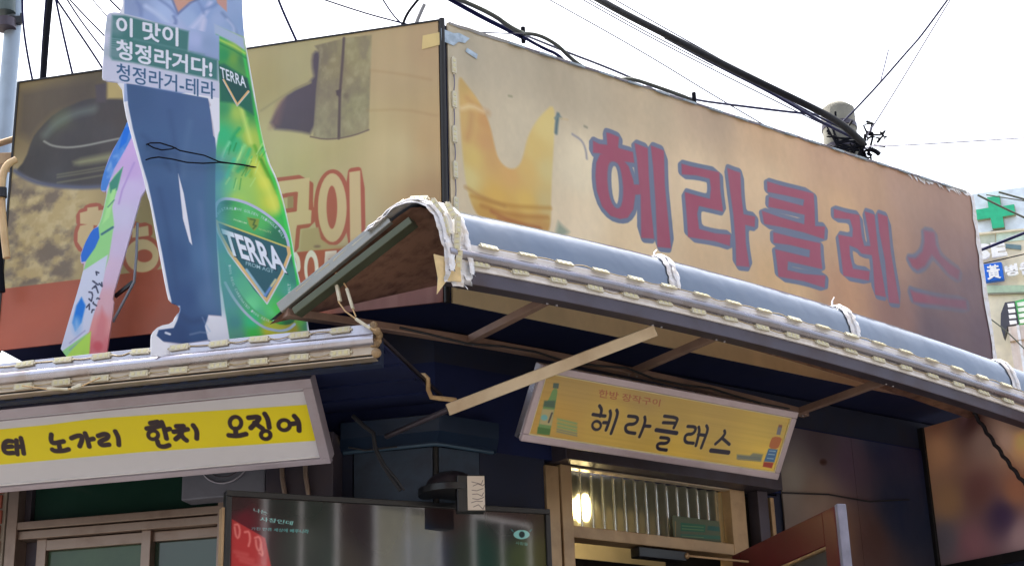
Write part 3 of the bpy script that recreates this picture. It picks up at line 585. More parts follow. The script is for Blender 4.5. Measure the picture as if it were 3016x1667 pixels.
for (ac, h) in ((.63, .035), (1.66, .05)):
    m = MB(); b = AF(ac+.01, .54, 3.725); m.tube([b, b+Z*h*.6+uR*.004, b+Z*h+uR*.02], [.006, .004, .002], 5); build(m, 'wire_end', M['white_tape'], t)
m = MB(); tip = AF(-.46, .672, 3.40); m.prism(Frame(tip, unit(uR+.3*nL)), [(-.045, .085), (.05, .07), (.055, -.005), (.0, -.01), (-.035, -.06), (-.03, 0)], -.004, .004); build(m, 'tape_flap', mk('tape_yellowed', srgb(214, 190, 142), .4, var=.2, scale=20), t)
# LED strings on the awning
pts_t = [AF(-.36+(3.25+.36)*i/12, .672, 3.545) for i in range(13)]; pts_b = [AF(-.40+(3.25+.40)*i/12, .673, 3.472) for i in range(13)]
led_string('upper row of LED modules along the front rail of the curved awning', pts_t, unit(nR+Z*.8), 21, tilt=-.1)
led_string('lower row of LED modules along the curved awning just above its dark beam', pts_b, unit(nR+Z*.25), 21)
gab = [(.12, 3.462), (.20, 3.512), (.33, 3.594), (.42, 3.652), (.47, 3.686), (.505, 3.708)]+arch[6:]
pa = [AF(aL(o), o, z+.004) for o, z in offs(gab, .012)]
led_string('string of LED modules climbing the sloping end of the curved awning and over its arch', pa, lambda f: unit(-uR*.9+Z*.5), 9, jit=2, wire='wire_beige')
led_string('short bunch of LED modules inside the front corner of the arched awning end', [AF(-.42, .64, 3.70), AF(-.415, .672, 3.62), AF(-.41, .685, 3.52), AF(-.41, .68, 3.44)], unit(nR-uR*.5), 4, jit=3)
# ================================================================== FLAT LEDGE over the left side
t = thing('ledge_canopy', 'flat metal canopy with a shiny aluminium tube edge under the pan sign', 'canopy', LF.at(-1.2, 3.3, .2))
LE = -.105
m = MB(); m.box(LF, -2.6, LE, 3.292, 3.305, -.3, .595); build(m, 'deck', M['steel_dark'], t)
m = MB(); m.box(LF, -2.6, LE, 3.288, 3.328, .595, .605); build(m, 'flange', M['alu'], t, .002)
m = MB(); m.tube([LF.at(-2.6, 3.266, .606), LF.at(LE, 3.266, .606)], .0235, 16); build(m, 'bumper_tube', M['alu'], t)
m = MB(); m.box(LF, -2.6, LE, 3.212, 3.246, .590, .603); m.box(LF, -2.6, LE-.005, 3.200, 3.206, .55, .600); build(m, 'flange', M['alu_warm'], t, .002)
m = MB(); m.box(LF, -2.6, LE, 3.272, 3.282, -.3, .50); build(m, 'underside', M['soffit'], t)
m = MB(); m.box(LF, -2.6, LE, 3.190, 3.29, .50, .545); build(m, 'fascia', mk('fascia_navy', srgb(30, 44, 74), .6), t)
for o in (-.15, .05, .25, .42): m = MB(); m.box(LF, -2.6, LE-.01, 3.262, 3.2718, o, o+.03); build(m, 'underside_rib', M['soffit'], t)
slot = MB(); slot.box(Frame((0, 0, 0), uL*-1, Z, nL), -.022, .022, -.008, .008, 0, .004); slot = slot.mesh('vent_slot', [M['black_trim']])
for i in range(26):
    o = place(slot, 'vent_slot', t, Matrix.Translation([float(q) for q in LF.at(LE-.05-i*.075, 3.2035, .5455)]))
m = MB(); r = random.Random(3); c0 = LF.at(LE, 3.27, .60)
for i in range(9): p = c0+np.array([r.uniform(-.012, .016), r.uniform(-.02, .02), r.uniform(-.06, .05)]); m.dome(p, r.uniform(.010, .020), 1, full=True, seg=8)
build(m, 'tape_lump', M['tape_grey'] if 0 else mk('tape_brown', srgb(150, 126, 96), .5, var=.3, scale=30), t)['kind'] = 'stuff'
led_string('upper row of yellowed LED modules along the aluminium ledge of the flat canopy', [LF.at(-2.2, 3.312, .6065), LF.at(LE-.05, 3.312, .6065)], unit(nL+Z*.3), 13)
led_string('lower row of LED modules under the aluminium tube of the flat canopy', [LF.at(-2.2, 3.228, .6045), LF.at(LE-.05, 3.228, .6045)], nL, 13)
# ---- connectors joining ledge and awning strings
def connector(label, pts, mods, rad=.0028):
    t = thing('cable_connector', label, 'cable connector', pts[0]); m = MB(); m.tube(pts, rad, 6); build(m, 'wire', M['pipe'], t)
    for a, b, w_ in mods:
        m = MB(); m.bar(a, b, w_, w_*.7); build(m, 'sleeve', M['led_case'], t, .002)
def pf(x, y, o=.63, fr=LF): return fr.at(*fr.px(x, y, o), o)
cp = lambda x, y, o=.66: pf(600+x/2.543, 500+y/2.543, o)
connector('white inline connector hanging from the low end of the sloping awning side', [cp(990, 770), cp(985, 860), cp(1010, 990), cp(1060, 1060), cp(1130, 1110), cp(1170, 1140)], [(cp(995, 862), cp(1022, 985), .017)])
connector('second dusty connector hanging beside the white one', [cp(1050, 850), cp(1075, 890), cp(1115, 1040), cp(1140, 1100)], [(cp(1072, 890), cp(1118, 1042), .015)])
connector('white slanted connector lying on the end of the ledge canopy', [cp(1130, 1105), cp(1140, 1120), cp(1255, 1190), cp(1290, 1200)], [(cp(1140, 1118), cp(1250, 1190), .016)])
lp = lambda x, y: pf(x/2.135, 1000+y/2.135, .635)
connector('white connector with a loop of beige wire drooping below the ledge canopy', [lp(140, 290), lp(220, 300), lp(300, 312), lp(430, 312), lp(480, 305), lp(520, 290), lp(560, 270), lp(630, 240)], [(lp(298, 308), lp(430, 312), .013), (lp(455, 310), lp(515, 285), .018)])
# ================================================================== CUTOUT STANDEE (printed foam board)
U64 = hdir(64); CF = Frame(C+uL*.6+nL*.35, U64, Z); TH = .010
cc = Canvas(CF, -.86, .36, 3.28, 5.22, 640, (228, 232, 246)); cc.of = TH
a_, ka = (300, 20), 3.56; b_, kb = (580, 480), 3.56; d_, kd = (600, 780), 4.7475; e_, ke = (0, 0), 2.543; h_, kh = (600, 0), 2.543; j_, kj = (0, 500), 2.543
skin = (206, 160, 146)
shirt = [(366, 300), (366, 39), (368, -60), (385, -160), (430, -230), (500, -260), (560, -258), (640, -230), (690, -150), (715, -60), (718, 110), (690, 150), (640, 260)]
cc.poly(shirt, (158, 182, 226), soft=2)
sf = cc.field([((400, 20), (140, 160, 205)), ((440, 60), (150, 172, 222)), ((480, 40), (172, 196, 240)), ((520, 90), (176, 190, 232)), ((560, 60), (160, 186, 230)), ((600, 40), (140, 168, 220)), ((640, 60), (160, 182, 226)),
 ((575, 120), (170, 186, 232)), ((610, 130), (140, 164, 208)), ((540, 160), (150, 168, 220)), ((590, 190), (130, 150, 190)), ((660, 90), (150, 176, 220)), ((690, 80), (140, 168, 214)), ((420, -60), (170, 190, 232)), ((650, -80), (150, 176, 222))])
cc.mixm(cc.mask(shirt), sf)
rs = random.Random(8)
for x0, y0, x1, y1, c_, wd in ((400, 0, 415, 55, (120, 142, 196), .012), (430, 20, 500, 75, (188, 206, 244), .02), (512, 50, 512, 80, (96, 118, 176), .008), (620, 10, 560, 90, (196, 206, 244), .02), (600, 60, 565, 150, (196, 204, 240), .025), (655, 40, 700, 110, (116, 140, 190), .012),
                                (640, 10, 600, 30, (118, 146, 200), .014), (560, -20, 600, 40, (126, 150, 204), .012), (470, 0, 520, 45, (116, 138, 196), .010), (670, 60, 690, 100, (190, 206, 240), .01), (590, 120, 560, 170, (120, 140, 190), .012)):
    cc.line([(x0, y0), ((x0+x1)/2+8, (y0+y1)/2), (x1, y1)], wd, c_, soft=10, op=.85, smooth=2)
cc.poly([(505, -90), (620, -90), (597, -10), (560, 12), (524, 40), (508, 0), (500, -40)], skin, soft=5)
cc.line([(505, -5), (524, 42), (560, 10), (598, -8)], .008, (110, 128, 180), soft=5)
cc.poly([(632, -20), (668, -10), (668, 36), (640, 10)], (200, 156, 150), soft=4)
# plain printed face and hair above the frame
cc.ell(560, -215, 62, 88, skin, soft=4); cc.poly([(495, -215), (500, -300), (560, -335), (620, -300), (628, -205), (610, -255), (560, -275), (515, -260)], (44, 34, 34), soft=5)
for x in (538, 584): cc.ell(x, -212, 7, 4, (40, 30, 30), soft=3)
cc.line([(545, -165), (560, -160), (576, -165)], .006, (170, 80, 84), soft=3); cc.line([(560, -205), (556, -182), (565, -182)], .004, (176, 128, 112), soft=3)
# bottle
bot = [(640, 78), (718, 110), (745, 275), (785, 472), (812, 530), (832, 592), (857, 705), (868, 780), (887, 856), (903, 942), (912, 1060), (680, 1080), (677, 1020), (665, 930), (651, 846), (640, 720), (630, 600), (630, 480), (645, 385), (646, 250), (636, 100)]
mbt = cc.mask(bot, 5)
bf = cc.field([((645, 110), (80, 190, 110)), ((700, 120), (176, 216, 110)), ((660, 165), (50, 165, 110)), ((685, 175), (120, 180, 90)), ((712, 180), (70, 150, 100)), ((655, 320), (70, 170, 120)), ((655, 400), (60, 205, 150)), ((700, 335), (180, 218, 110)), ((735, 330), (60, 160, 90)),
 ((735, 410), (190, 222, 100)), ((690, 430), (60, 200, 150)), ((680, 470), (110, 200, 150)), ((760, 490), (206, 226, 90)), ((640, 520), (86, 160, 190)), ((665, 545), (120, 225, 160)), ((720, 540), (176, 228, 120)), ((780, 540), (226, 236, 90)), ((812, 530), (80, 190, 70)),
 ((800, 600), (222, 232, 90)), ((700, 590), (180, 230, 120)), ((835, 640), (60, 205, 100)), ((640, 620), (80, 160, 170)), ((850, 720), (60, 215, 100)), ((870, 810), (50, 225, 100)), ((878, 870), (70, 220, 110)), ((645, 700), (76, 150, 170)), ((655, 800), (84, 165, 160)),
 ((665, 880), (90, 160, 170)), ((690, 950), (80, 160, 170)), ((700, 990), (96, 170, 160)), ((740, 950), (60, 220, 160)), ((745, 985), (70, 215, 90)), ((790, 975), (215, 215, 60)), ((830, 985), (210, 205, 70)), ((860, 965), (190, 170, 60)), ((885, 950), (110, 200, 90)), ((900, 960), (70, 150, 120)), ((760, 1020), (120, 200, 80))])
cc.mixm(mbt, bf*np.array([.93, .93, .88], np.float32))
for pts, c_, wd in (([(670, 440), (690, 400), (705, 380)], (30, 165, 105), .014), ([(720, 430), (700, 470), (685, 500)], (150, 230, 150), .014), ([(735, 440), (725, 480), (700, 505)], (50, 190, 130), .012), ([(750, 430), (765, 470), (790, 520)], (80, 170, 40), .01), ([(770, 470), (790, 510), (812, 556)], (40, 140, 40), .008), ([(676, 420), (660, 450), (650, 480)], (160, 235, 190), .01), ([(700, 400), (720, 380), (728, 350)], (120, 200, 90), .012),
                    ([(690, 470), (675, 500), (668, 520)], (70, 210, 170), .014), ([(740, 470), (745, 500), (738, 520)], (140, 190, 60), .01), ([(780, 490), (800, 530), (815, 570)], (100, 170, 50), .006)):
    cc.line(pts, wd, c_, soft=9, op=.8, smooth=2)
cc.line([(716, 150), (742, 290), (780, 470), (806, 530), (828, 600), (853, 710), (866, 790)], .010, (60, 226, 96), soft=7, op=.75, smooth=1)
cc.line([(706, 300), (722, 360), (738, 420)], .014, (214, 236, 130), soft=12, op=.8, smooth=1); cc.line([(742, 480), (786, 545), (812, 620)], .03, (228, 238, 110), soft=22, op=.7, smooth=1)
for i_ in range(26):
    x_ = 668+rs.random()*120; y_ = 420+rs.random()*110; cc.line([(x_, y_), (x_-5-rs.random()*12, y_+14+rs.random()*22)], .003+.004*rs.random(), ((30, 140, 70), (190, 235, 150), (60, 200, 130))[i_ % 3], soft=3, op=.6)
# neck foil and neck label
cc.poly([(630, 70), (718, 112), (722, 150), (690, 128), (632, 100)], (168, 188, 222), soft=5, op=.9)
cc.line([(634, 112), (690, 138), (722, 158)], .010, (190, 220, 100), soft=6, op=.8); cc.line([(636, 124), (690, 150), (724, 172)], .006, (40, 130, 80), soft=5, op=.8)
cc.poly([(640, 190), (660, 188), (730, 232), (742, 270), (748, 340), (690, 305), (648, 300)], (38, 108, 92), soft=8, op=.9)
cc.poly([(1640, 500), (1850, 590), (1868, 680), (1775, 795), (1720, 720), (1665, 620)], (36, 84, 84), org=e_, sc=ke, soft=3)
cc.line([(1675, 600), (1778, 785), (1860, 685)], .008, (226, 186, 130), org=e_, sc=ke); cc.line([(1668, 600), (1776, 798), (1868, 690)], .003, (200, 215, 225), org=e_, sc=ke)
cc.text('TERRA', [(1645, 500), (1838, 578), (1846, 662), (1655, 583)], (226, 234, 250), .02, org=e_, sc=ke)
# main label
lab = cc.mask([(185, 520), (195, 440), (240, 385), (330, 372), (450, 390), (560, 430), (700, 510), (830, 610), (910, 700), (950, 790), (975, 900), (1040, 1200), (1060, 1500), (1030, 1660), (960, 1700), (840, 1690), (700, 1610), (560, 1500), (430, 1330), (330, 1130), (240, 900), (200, 680)], 3, org=b_, sc=kb, smooth=1)
lf = cc.field([((650, 600), (36, 110, 96)), ((700, 620), (70, 175, 100)), ((760, 650), (80, 190, 100)), ((820, 700), (44, 120, 92)), ((840, 750), (50, 110, 100)), ((650, 720), (70, 150, 140)), ((670, 800), (76, 160, 150)), ((700, 860), (96, 190, 150)), ((740, 900), (116, 225, 160)),
  ((800, 920), (100, 220, 140)), ((850, 860), (80, 170, 150)), ((870, 820), (60, 140, 130)), ((810, 915), (80, 215, 90)), ((760, 930), (90, 190, 150)), ((810, 960), (30, 165, 50)), ((850, 950), (34, 100, 60)), ((720, 620), (90, 200, 120)), ((690, 850), (84, 180, 150)), ((860, 900), (50, 170, 90))])
cc.mixm(lab*.97, lf)
cc.line([(200, 560), (190, 480), (215, 410), (270, 378), (340, 376), (450, 396), (560, 436), (700, 516), (830, 618), (905, 700), (945, 790), (965, 880)], .012, (184, 192, 226), org=b_, sc=kb, smooth=2)
for i in range(7): cc.line([(230, 440+i*22), (500, 470+i*24), (780, 600+i*24)], .0025, (120, 200, 130), soft=3, op=.35, org=b_, sc=kb, smooth=1)
low = [(300, 250), (340, 330), (420, 470), (560, 650), (700, 780), (850, 880), (960, 908), (1080, 926), (1190, 900), (1270, 830)]
cc.line(low, .011, (176, 194, 214), org=d_, sc=kd, smooth=2, soft=2)
tri = [(190, 605), (962, 885), (985, 960), (900, 1170), (735, 1475), (600, 1330), (330, 930), (215, 700)]
cc.poly(tri, (48, 98, 112), org=b_, sc=kb, soft=3)
gl = (226, 190, 130)
cc.line([(192, 608), (960, 888)], .007, (206, 200, 110), org=b_, sc=kb); cc.line([(200, 612), (232, 730), (340, 930), (735, 1450), (890, 1170), (970, 960), (958, 892)], .015, gl, org=b_, sc=kb)
cc.line([(190, 620), (222, 740), (330, 945), (735, 1478), (905, 1175), (985, 965)], .005, (214, 222, 236), org=b_, sc=kb)
cc.line([(520, 1120), (710, 1385)], .010, (150, 190, 215), soft=4, org=b_, sc=kb); cc.line([(715, 1390), (825, 1225)], .010, (110, 150, 215), soft=4, org=b_, sc=kb); cc.line([(780, 1290), (825, 1225)], .008, (220, 215, 150), soft=4, org=b_, sc=kb)
cc.text('TERRA', [(262, 700), (875, 908), (962, 1175), (344, 968)], (30, 60, 80), .035, org=b_, sc=kb)
cc.text('TERRA', [(252, 686), (862, 892), (950, 1160), (332, 955)], (228, 236, 252), .035, org=b_, sc=kb)
cc.text('FROM AGT', [(512, 1028), (803, 1118), (803, 1158), (512, 1070)], (170, 200, 214), .01, org=b_, sc=kb)
cc.poly([(525, 570), (655, 590), (640, 670), (600, 715), (545, 650)], (140, 160, 70), soft=4, org=b_, sc=kb); cc.line([(560, 590), (610, 600), (590, 650), (620, 660), (590, 690)], .006, (70, 110, 60), soft=3, org=b_, sc=kb)
cc.text('PREMIUM', [(385, 585), (520, 625), (520, 643), (385, 603)], (200, 220, 190), .01, org=b_, sc=kb); cc.text('QUALITY', [(648, 683), (780, 722), (780, 742), (648, 702)], (200, 200, 150), .01, org=b_, sc=kb)
def arc_text(cv, txt, path, ht, col, org, sc, bold=.01, wf=.8, flip=1):
    P = [np.array(p, float) for p in path]; P = list(chaikin(np.array(P), 2, False)); seg = [np.linalg.norm(P[i+1]-P[i]) for i in range(len(P)-1)]; L = sum(seg)
    def at(d):
        for i, s_ in enumerate(seg):
            if d <= s_ or i == len(seg)-1: return P[i]+(P[i+1]-P[i])*d/s_, unit(P[i+1]-P[i])
            d -= s_
    for i, ch in enumerate(txt):
        if ch == ' ': continue
        w_ = L/len(txt); p, x = at((i+.1)*w_); y = np.array([x[1], -x[0]])*ht*flip; q = p+x*w_*wf
        cv.text(ch, [p+y, q+y, q, p], col, bold, org=org, sc=sc)
arc_text(cc, 'AUSTRALIAN GOLDEN TRIANGLE MALT', [(228, 548), (262, 500), (340, 488), (450, 500), (600, 545), (745, 620), (850, 712), (905, 800)], 28, (190, 214, 226), b_, kb)
arc_text(cc, '100% REAL CARBONATED 100% REAL MALT', [(345, 0), (365, 180), (430, 350), (525, 520), (670, 670), (820, 770), (960, 810), (1100, 790)], 34, (196, 220, 220), d_, kd)
cc.text('F MALT', [(1172, 470), (1175, 262), (1215, 262), (1218, 450)], (200, 220, 220), .01, org=d_, sc=kd)
# trousers and shoe
BL_ = (84, 126, 178)
legs = [(373, 246), (612, 291), (621, 310), (617, 316), (626, 360), (633, 408), (636, 440), (634, 520), (634, 600), (638, 720), (646, 846), (653, 933), (613, 929), (603, 960), (612, 1000), (628, 1010), (540, 1016), (484, 1008), (462, 988), (468, 972), (512, 966), (522, 945), (531, 917), (531, 901), (507, 893), (497, 850), (478, 745), (462, 665), (447, 590), (436, 540), (418, 480), (405, 430), (392, 380), (378, 310)]
cc.poly(legs, BL_, soft=3)
lf = cc.field([((400, 280), (78, 118, 170)), ((500, 300), (84, 124, 178)), ((590, 330), (92, 132, 184)), ((450, 450), (82, 126, 180)), ((560, 480), (94, 138, 188)), ((480, 600), (78, 120, 174)), ((600, 600), (90, 138, 186)), ((520, 760), (70, 112, 166)), ((600, 760), (96, 146, 196)), ((540, 880), (66, 106, 162)), ((620, 880), (100, 146, 194)), ((520, 985), (56, 92, 148)), ((590, 990), (66, 110, 166))])
cc.mixm(cc.mask(legs, 3), lf)
for pts, c_ in (([(420, 400), (470, 440), (500, 500)], (70, 108, 160)), ([(500, 330), (515, 420), (525, 510)], (74, 112, 164)), ([(560, 360), (545, 450), (540, 520)], (104, 148, 196)), ([(590, 600), (600, 720), (615, 860)], (110, 154, 202)), ([(470, 560), (500, 700), (520, 850)], (66, 104, 156)), ([(530, 925), (560, 950), (600, 940)], (56, 88, 140))):
    cc.line(pts, .02, c_, soft=14, op=.55, smooth=2)
cc.poly([(525, 512), (541, 571), (566, 722), (558, 712), (539, 645)], (222, 226, 242), soft=2)
cc.line([(490, 980), (500, 984)], .008, (210, 220, 240), soft=3); cc.line([(478, 1008), (540, 1015), (612, 1004)], .008, (226, 230, 244), soft=3)
cc.line([(560, 985), (590, 978), (610, 980)], .006, (170, 196, 226), soft=4, op=.6); cc.line([(596, 935), (606, 955), (618, 975)], .005, (160, 190, 226), soft=4, op=.6)
cc.poly([(653, 930), (613, 927), (628, 955), (625, 1000), (632, 1040), (684, 1050), (676, 1000), (665, 930), (652, 843)], (230, 234, 248), soft=2)
cc.poly([(613, 290), (646, 246), (647, 385), (636, 410), (628, 400), (620, 330)], (226, 230, 246), soft=2)
cc.line([(650, 470), (644, 560), (646, 640), (652, 740), (664, 850), (676, 900)], .05, (84, 160, 168), soft=46, op=.75, smooth=1)
cc.line([(630, 480), (630, 600), (636, 720)], .04, (84, 146, 184), soft=36, op=.6, smooth=1)
# slogan board
board = [(314, 46), (326, 37), (345, 37), (560, 86), (640, 108), (646, 250), (646, 290), (400, 250), (320, 243), (303, 232), (302, 215)]
cc.poly(board, (200, 206, 232), soft=2)
cc.mixm(cc.mask([(366, 38), (560, 84), (646, 106), (646, 180), (560, 160), (552, 95)], 3), sf)
G1 = (68, 124, 126)
cc.poly([(110, 92), (240, 95), (915, 262), (905, 470), (1215, 560), (1215, 775), (640, 655), (330, 590), (110, 560), (85, 520)], G1, org=a_, sc=ka, soft=8)
cc.mixm(cc.mask([(915, 262), (1160, 300), (1180, 540), (905, 462)], 3, org=a_, sc=ka)*.9, sf)
for yy in (330, 350, 372, 395, 420): cc.line([(70, yy), (250, yy+24)], .004, (150, 176, 192), soft=3, op=.6, org=a_, sc=ka)
for yy in (150, 240, 450, 500): cc.line([(60, yy), (160, yy+20)], .03, (140, 164, 180), soft=22, op=.5, org=a_, sc=ka)
cc.poly([(330, 330), (1080, 500), (1080, 512), (330, 352)], (96, 146, 152), soft=6, op=.6, org=a_, sc=ka)
WT = (222, 228, 246)
def heavy(cv, txt, quad, col, bold, r_, org, sc):             # strokes thickened by overprinting
    for dx, dy in ((-r_, 0), (r_, 0), (0, -r_), (0, r_), (0, 0)): cv.text(txt, [(x+dx, y+dy) for x, y in quad], col, bold, org=org, sc=sc)
Q1 = [(153, 98), (800, 226), (800, 418), (153, 290)]; Q2 = [(152, 340), (1156, 564), (1156, 750), (152, 542)]
heavy(cc, '이 맛이', [(x+4, y+4) for x, y in Q1], (40, 92, 104), .010, 5, a_, ka); heavy(cc, '청정라거다!', [(x+4, y+4) for x, y in Q2], (40, 92, 104), .010, 5, a_, ka)
heavy(cc, '이 맛이', Q1, WT, .010, 4.5, a_, ka); heavy(cc, '청정라거다!', Q2, WT, .010, 4.5, a_, ka)
cc.text('청정라거-테라', [(152, 590), (1188, 796), (1188, 976), (152, 772)], (50, 92, 138), .010, org=a_, sc=ka)
lm = cc.mask(legs, 3); cc.im = cc.im*(1+lm[..., None]*np.array([-.17, -.20, -.17], np.float32))
cc.poly([(525, 512), (541, 571), (566, 722), (558, 712), (539, 645)], (226, 230, 246), soft=2); cc.line([(488, 980), (500, 984)], .008, (210, 220, 240), soft=3)
t = thing('standee', 'tall cardboard cutout of a person holding a slogan board beside a green beer bottle', 'cutout', CF.at(-.1, 3.3, 0))
outl = [(360, 244), (368, 322), (387, 393), (405, 456), (420, 508), (436, 575), (444, 598), (458, 677), (472, 752), (491, 854), (500, 889), (531, 900), (531, 918), (520, 926), (507, 952), (468, 960), (447, 980), (444, 1006), (447, 1060), (913, 1060), (913, 990), (905, 942), (890, 856), (872, 780), (860, 705), (836, 592), (816, 525), (790, 472), (768, 385), (750, 275), (731, 169), (722, 118), (715, 60), (712, -60), (690, -150), (640, -232), (625, -300), (600, -345), (520, -345), (492, -290), (490, -255), (430, -235), (380, -165), (362, -60), (362, 38), (326, 36), (313, 46), (301, 222), (306, 238)]
def cut_pts(cv, pts, s=1): return [(p[0]/cv.ppm+cv.a0, p[1]/cv.ppm+cv.t0) for p in chaikin(cv.P(pts), s)]
m = MB(); m.prism(CF, cut_pts(cc, outl), 0, TH); m.cur = 1
build(m, 'board', [canvas_mat('standee_print', cc, .5, .02, spec=.3, bump=.05)], t, uvf=cc.uv)
m = MB(); m.box(CF, -.30, -.26, 3.31, 4.4, -.012, -.002); m.bar(CF.at(-.28, 3.31, -.20), CF.at(-.28, 3.75, -.02), .04, .006); build(m, 'stand', M['grey_stand'], t)
ck = lambda x, y, o=.03: CF.at(*CF.px(x/2.543, y/2.543, o), o)
for nm, pts in (('upper thin dark cable drooping across the front of the bottle cutout', [ck(1095, 1085, .02), ck(1125, 1073), ck(1200, 1072), ck(1290, 1100), ck(1350, 1130), ck(1530, 1165), ck(1640, 1212), ck(1800, 1235), ck(1960, 1262, .0)]),
                ('lower thin dark cable drooping across the front of the bottle cutout', [ck(1090, 1200, .02), ck(1130, 1186), ck(1190, 1178), ck(1300, 1195), ck(1400, 1218), ck(1520, 1225), ck(1640, 1218), ck(1800, 1232), ck(1900, 1250, .0)]),
                ('short loose cable strand curling on the cutout trousers', [ck(1100, 1080, .015), ck(1150, 1108), ck(1210, 1125), ck(1280, 1118), ck(1320, 1108)])):
    m = MB(); m.tube(pts, .0028, 6); o = build(m, 'cable', M['cable_black']); tag(o, nm, 'cable')
# ---- second, narrower standee behind it
GF = Frame(C+uL*1.0+nL*.13, hdir(100), Z)
c2 = Canvas(GF, -.95, .60, 3.28, 4.5, 640, (222, 214, 236)); c2.of = TH
o22 = [(400, 330), (378, 350), (358, 398), (325, 455), (305, 510), (297, 545), (297, 562), (306, 566), (316, 560), (304, 620), (291, 665), (271, 677), (252, 712), (236, 752), (237, 776), (250, 777), (232, 846), (208, 925), (169, 1062), (312, 1062), (315, 1030), (336, 893), (330, 877), (354, 795), (393, 657), (421, 555), (470, 540), (470, 360)]
cf2 = c2.field([((360, 440), (206, 170, 220)), ((390, 500), (200, 168, 218)), ((380, 560), (206, 188, 226)), ((350, 640), (204, 196, 226)), ((350, 720), (206, 190, 222)), ((320, 800), (212, 186, 214)), ((310, 900), (214, 170, 184)), ((290, 960), (222, 150, 150)), ((280, 1030), (214, 110, 120))])
c2.im[:] = cf2
c2.poly([(378, 352), (400, 380), (375, 430), (335, 500), (312, 562), (296, 562), (300, 520), (330, 450)], (70, 130, 210), soft=3); c2.poly([(365, 380), (385, 370), (372, 420), (350, 440)], (20, 110, 214), soft=4)
bl = c2.noise(30, 30, 3, 3); c2.mixm(c2.mask([(345, 430), (372, 440), (335, 510), (315, 550), (305, 520)], 6)*np.clip((bl-.4)*4, 0, .8), (130, 170, 226))
c2.poly([(362, 492), (345, 560), (330, 610), (336, 660), (320, 760), (290, 860), (262, 960), (240, 1062), (169, 1062), (232, 846), (262, 740), (300, 640), (318, 560), (335, 520)], (150, 214, 140), soft=4)
c2.poly([(362, 492), (345, 560), (325, 570), (322, 540)], (64, 140, 120), soft=5)
c2.poly([(330, 560), (342, 555), (322, 640), (302, 660)], (170, 226, 150), soft=5); c2.line([(318, 610), (336, 590)], .006, (90, 150, 120), soft=3); c2.line([(300, 690), (332, 670)], .01, (60, 110, 130), soft=4)
c2.poly([(290, 668), (272, 676), (252, 712), (238, 752), (240, 772), (252, 770), (280, 730), (293, 700)], (40, 110, 210), soft=3)
c2.poly([(240, 800), (318, 750), (300, 850), (275, 930), (262, 978), (175, 1040), (200, 940), (228, 850)], (206, 212, 236), soft=3)
c2.poly([(240, 875), (252, 900), (240, 950), (222, 975), (213, 950), (225, 900)], (20, 120, 222), soft=6); c2.ell(226, 960, 16, 30, (150, 190, 236), soft=12, op=.5)
r9 = random.Random(4)
for i, (x, y) in enumerate(((285, 810), (278, 830), (272, 850), (285, 850), (262, 880), (275, 890), (255, 905), (270, 920), (292, 835), (262, 860), (285, 880))):
    c2.line([(x, y), (x+r9.uniform(-6, 10), y+r9.uniform(-12, 12)), (x+r9.uniform(2, 12), y+r9.uniform(-10, 14))], .006, (50, 54, 84), soft=2)
for y in (980, 1000): c2.line([(205, y+30), (250, y-6)], .005, (130, 130, 190), soft=4, op=.6)
c2.poly([(268, 975), (262, 1062), (185, 1062), (230, 1010)], (180, 226, 90), soft=4)
c2.poly([(300, 900), (318, 940), (305, 1040), (270, 1045), (280, 960)], (214, 130, 136), soft=8, op=.6); c2.ell(288, 1020, 16, 16, (206, 90, 100), soft=8, op=.8)
c2.line([(395, 480), (360, 560), (350, 600)], .008, (180, 150, 210), soft=5)
t = thing('standee', 'narrow cardboard cutout with pale green bottle and pink print behind the tall one', 'cutout', GF.at(-.1, 3.3, 0))
m = MB(); m.prism(GF, cut_pts(c2, o22), 0, TH); build(m, 'board', [canvas_mat('standee_print_two', c2, .5, .02, spec=.3, bump=.05)], t, uvf=c2.uv)
gk = lambda x, y, o=-.02: GF.at(*GF.px(x/2.543, 500+y/2.543, o), o)
m = MB(); m.tube([gk(1030, 400), gk(1022, 640), gk(1005, 840), gk(930, 980), gk(845, 1140)], .006, 6); build(m, 'stand', M['grey_stand'], t); m = MB(); m.bar(gk(1000, 840, -.03), gk(860, 950, -.03), .014, .014); build(m, 'stand_arm', M['dark_plastic'], t)
# ================================================================== TILTED LIGHT BOXES
def tilted(P, u, n0, deg):
    tt = math.radians(deg); n = n0*math.cos(tt)+Z*math.sin(tt); v = np.cross(n, u); return Frame(P, u, v, n)
def rim_rect(m, fr, a0, a1, t0, t1, w_, o0, o1):
    m.box(fr, a0, a1, t1-w_, t1, o0, o1); m.box(fr, a0, a1, t0, t0+w_, o0, o1); m.box(fr, a1-w_, a1, t0+w_, t1-w_, o0, o1); m.box(fr, a0, a0+w_, t0+w_, t1-w_, o0, o1)
SL = tilted(C+nL*.2+Z*3.1, -uL, nL, -41)
cs = Canvas(SL, -2.4, -.45, -.178, .186, 560, (214, 214, 224)); cs.im *= (1+(cs.noise(700, 200, 3, 3)-.5)*.06)[..., None]
og, sc3 = (0, 1000), 2.135
cs.poly([(-800, 640), (0, 565), (300, 537), (600, 497), (1200, 458), (1935, 410), (1988, 635), (1300, 680), (900, 706), (0, 786), (-800, 860)], (238, 222, 18), org=og, sc=sc3, soft=2)
INK = (44, 26, 38); BW = .0205
def brush(cv, strokes, wd, col, org, sc, circ=()):
    for st in strokes: cv.line(st, wd, col, org=org, sc=sc, smooth=2, soft=1.6)
    for cx_, cy_, rx, ry in circ: cv.ring(cx_, cy_, rx, ry, wd*.8, col, org=org, sc=sc, soft=1.6)
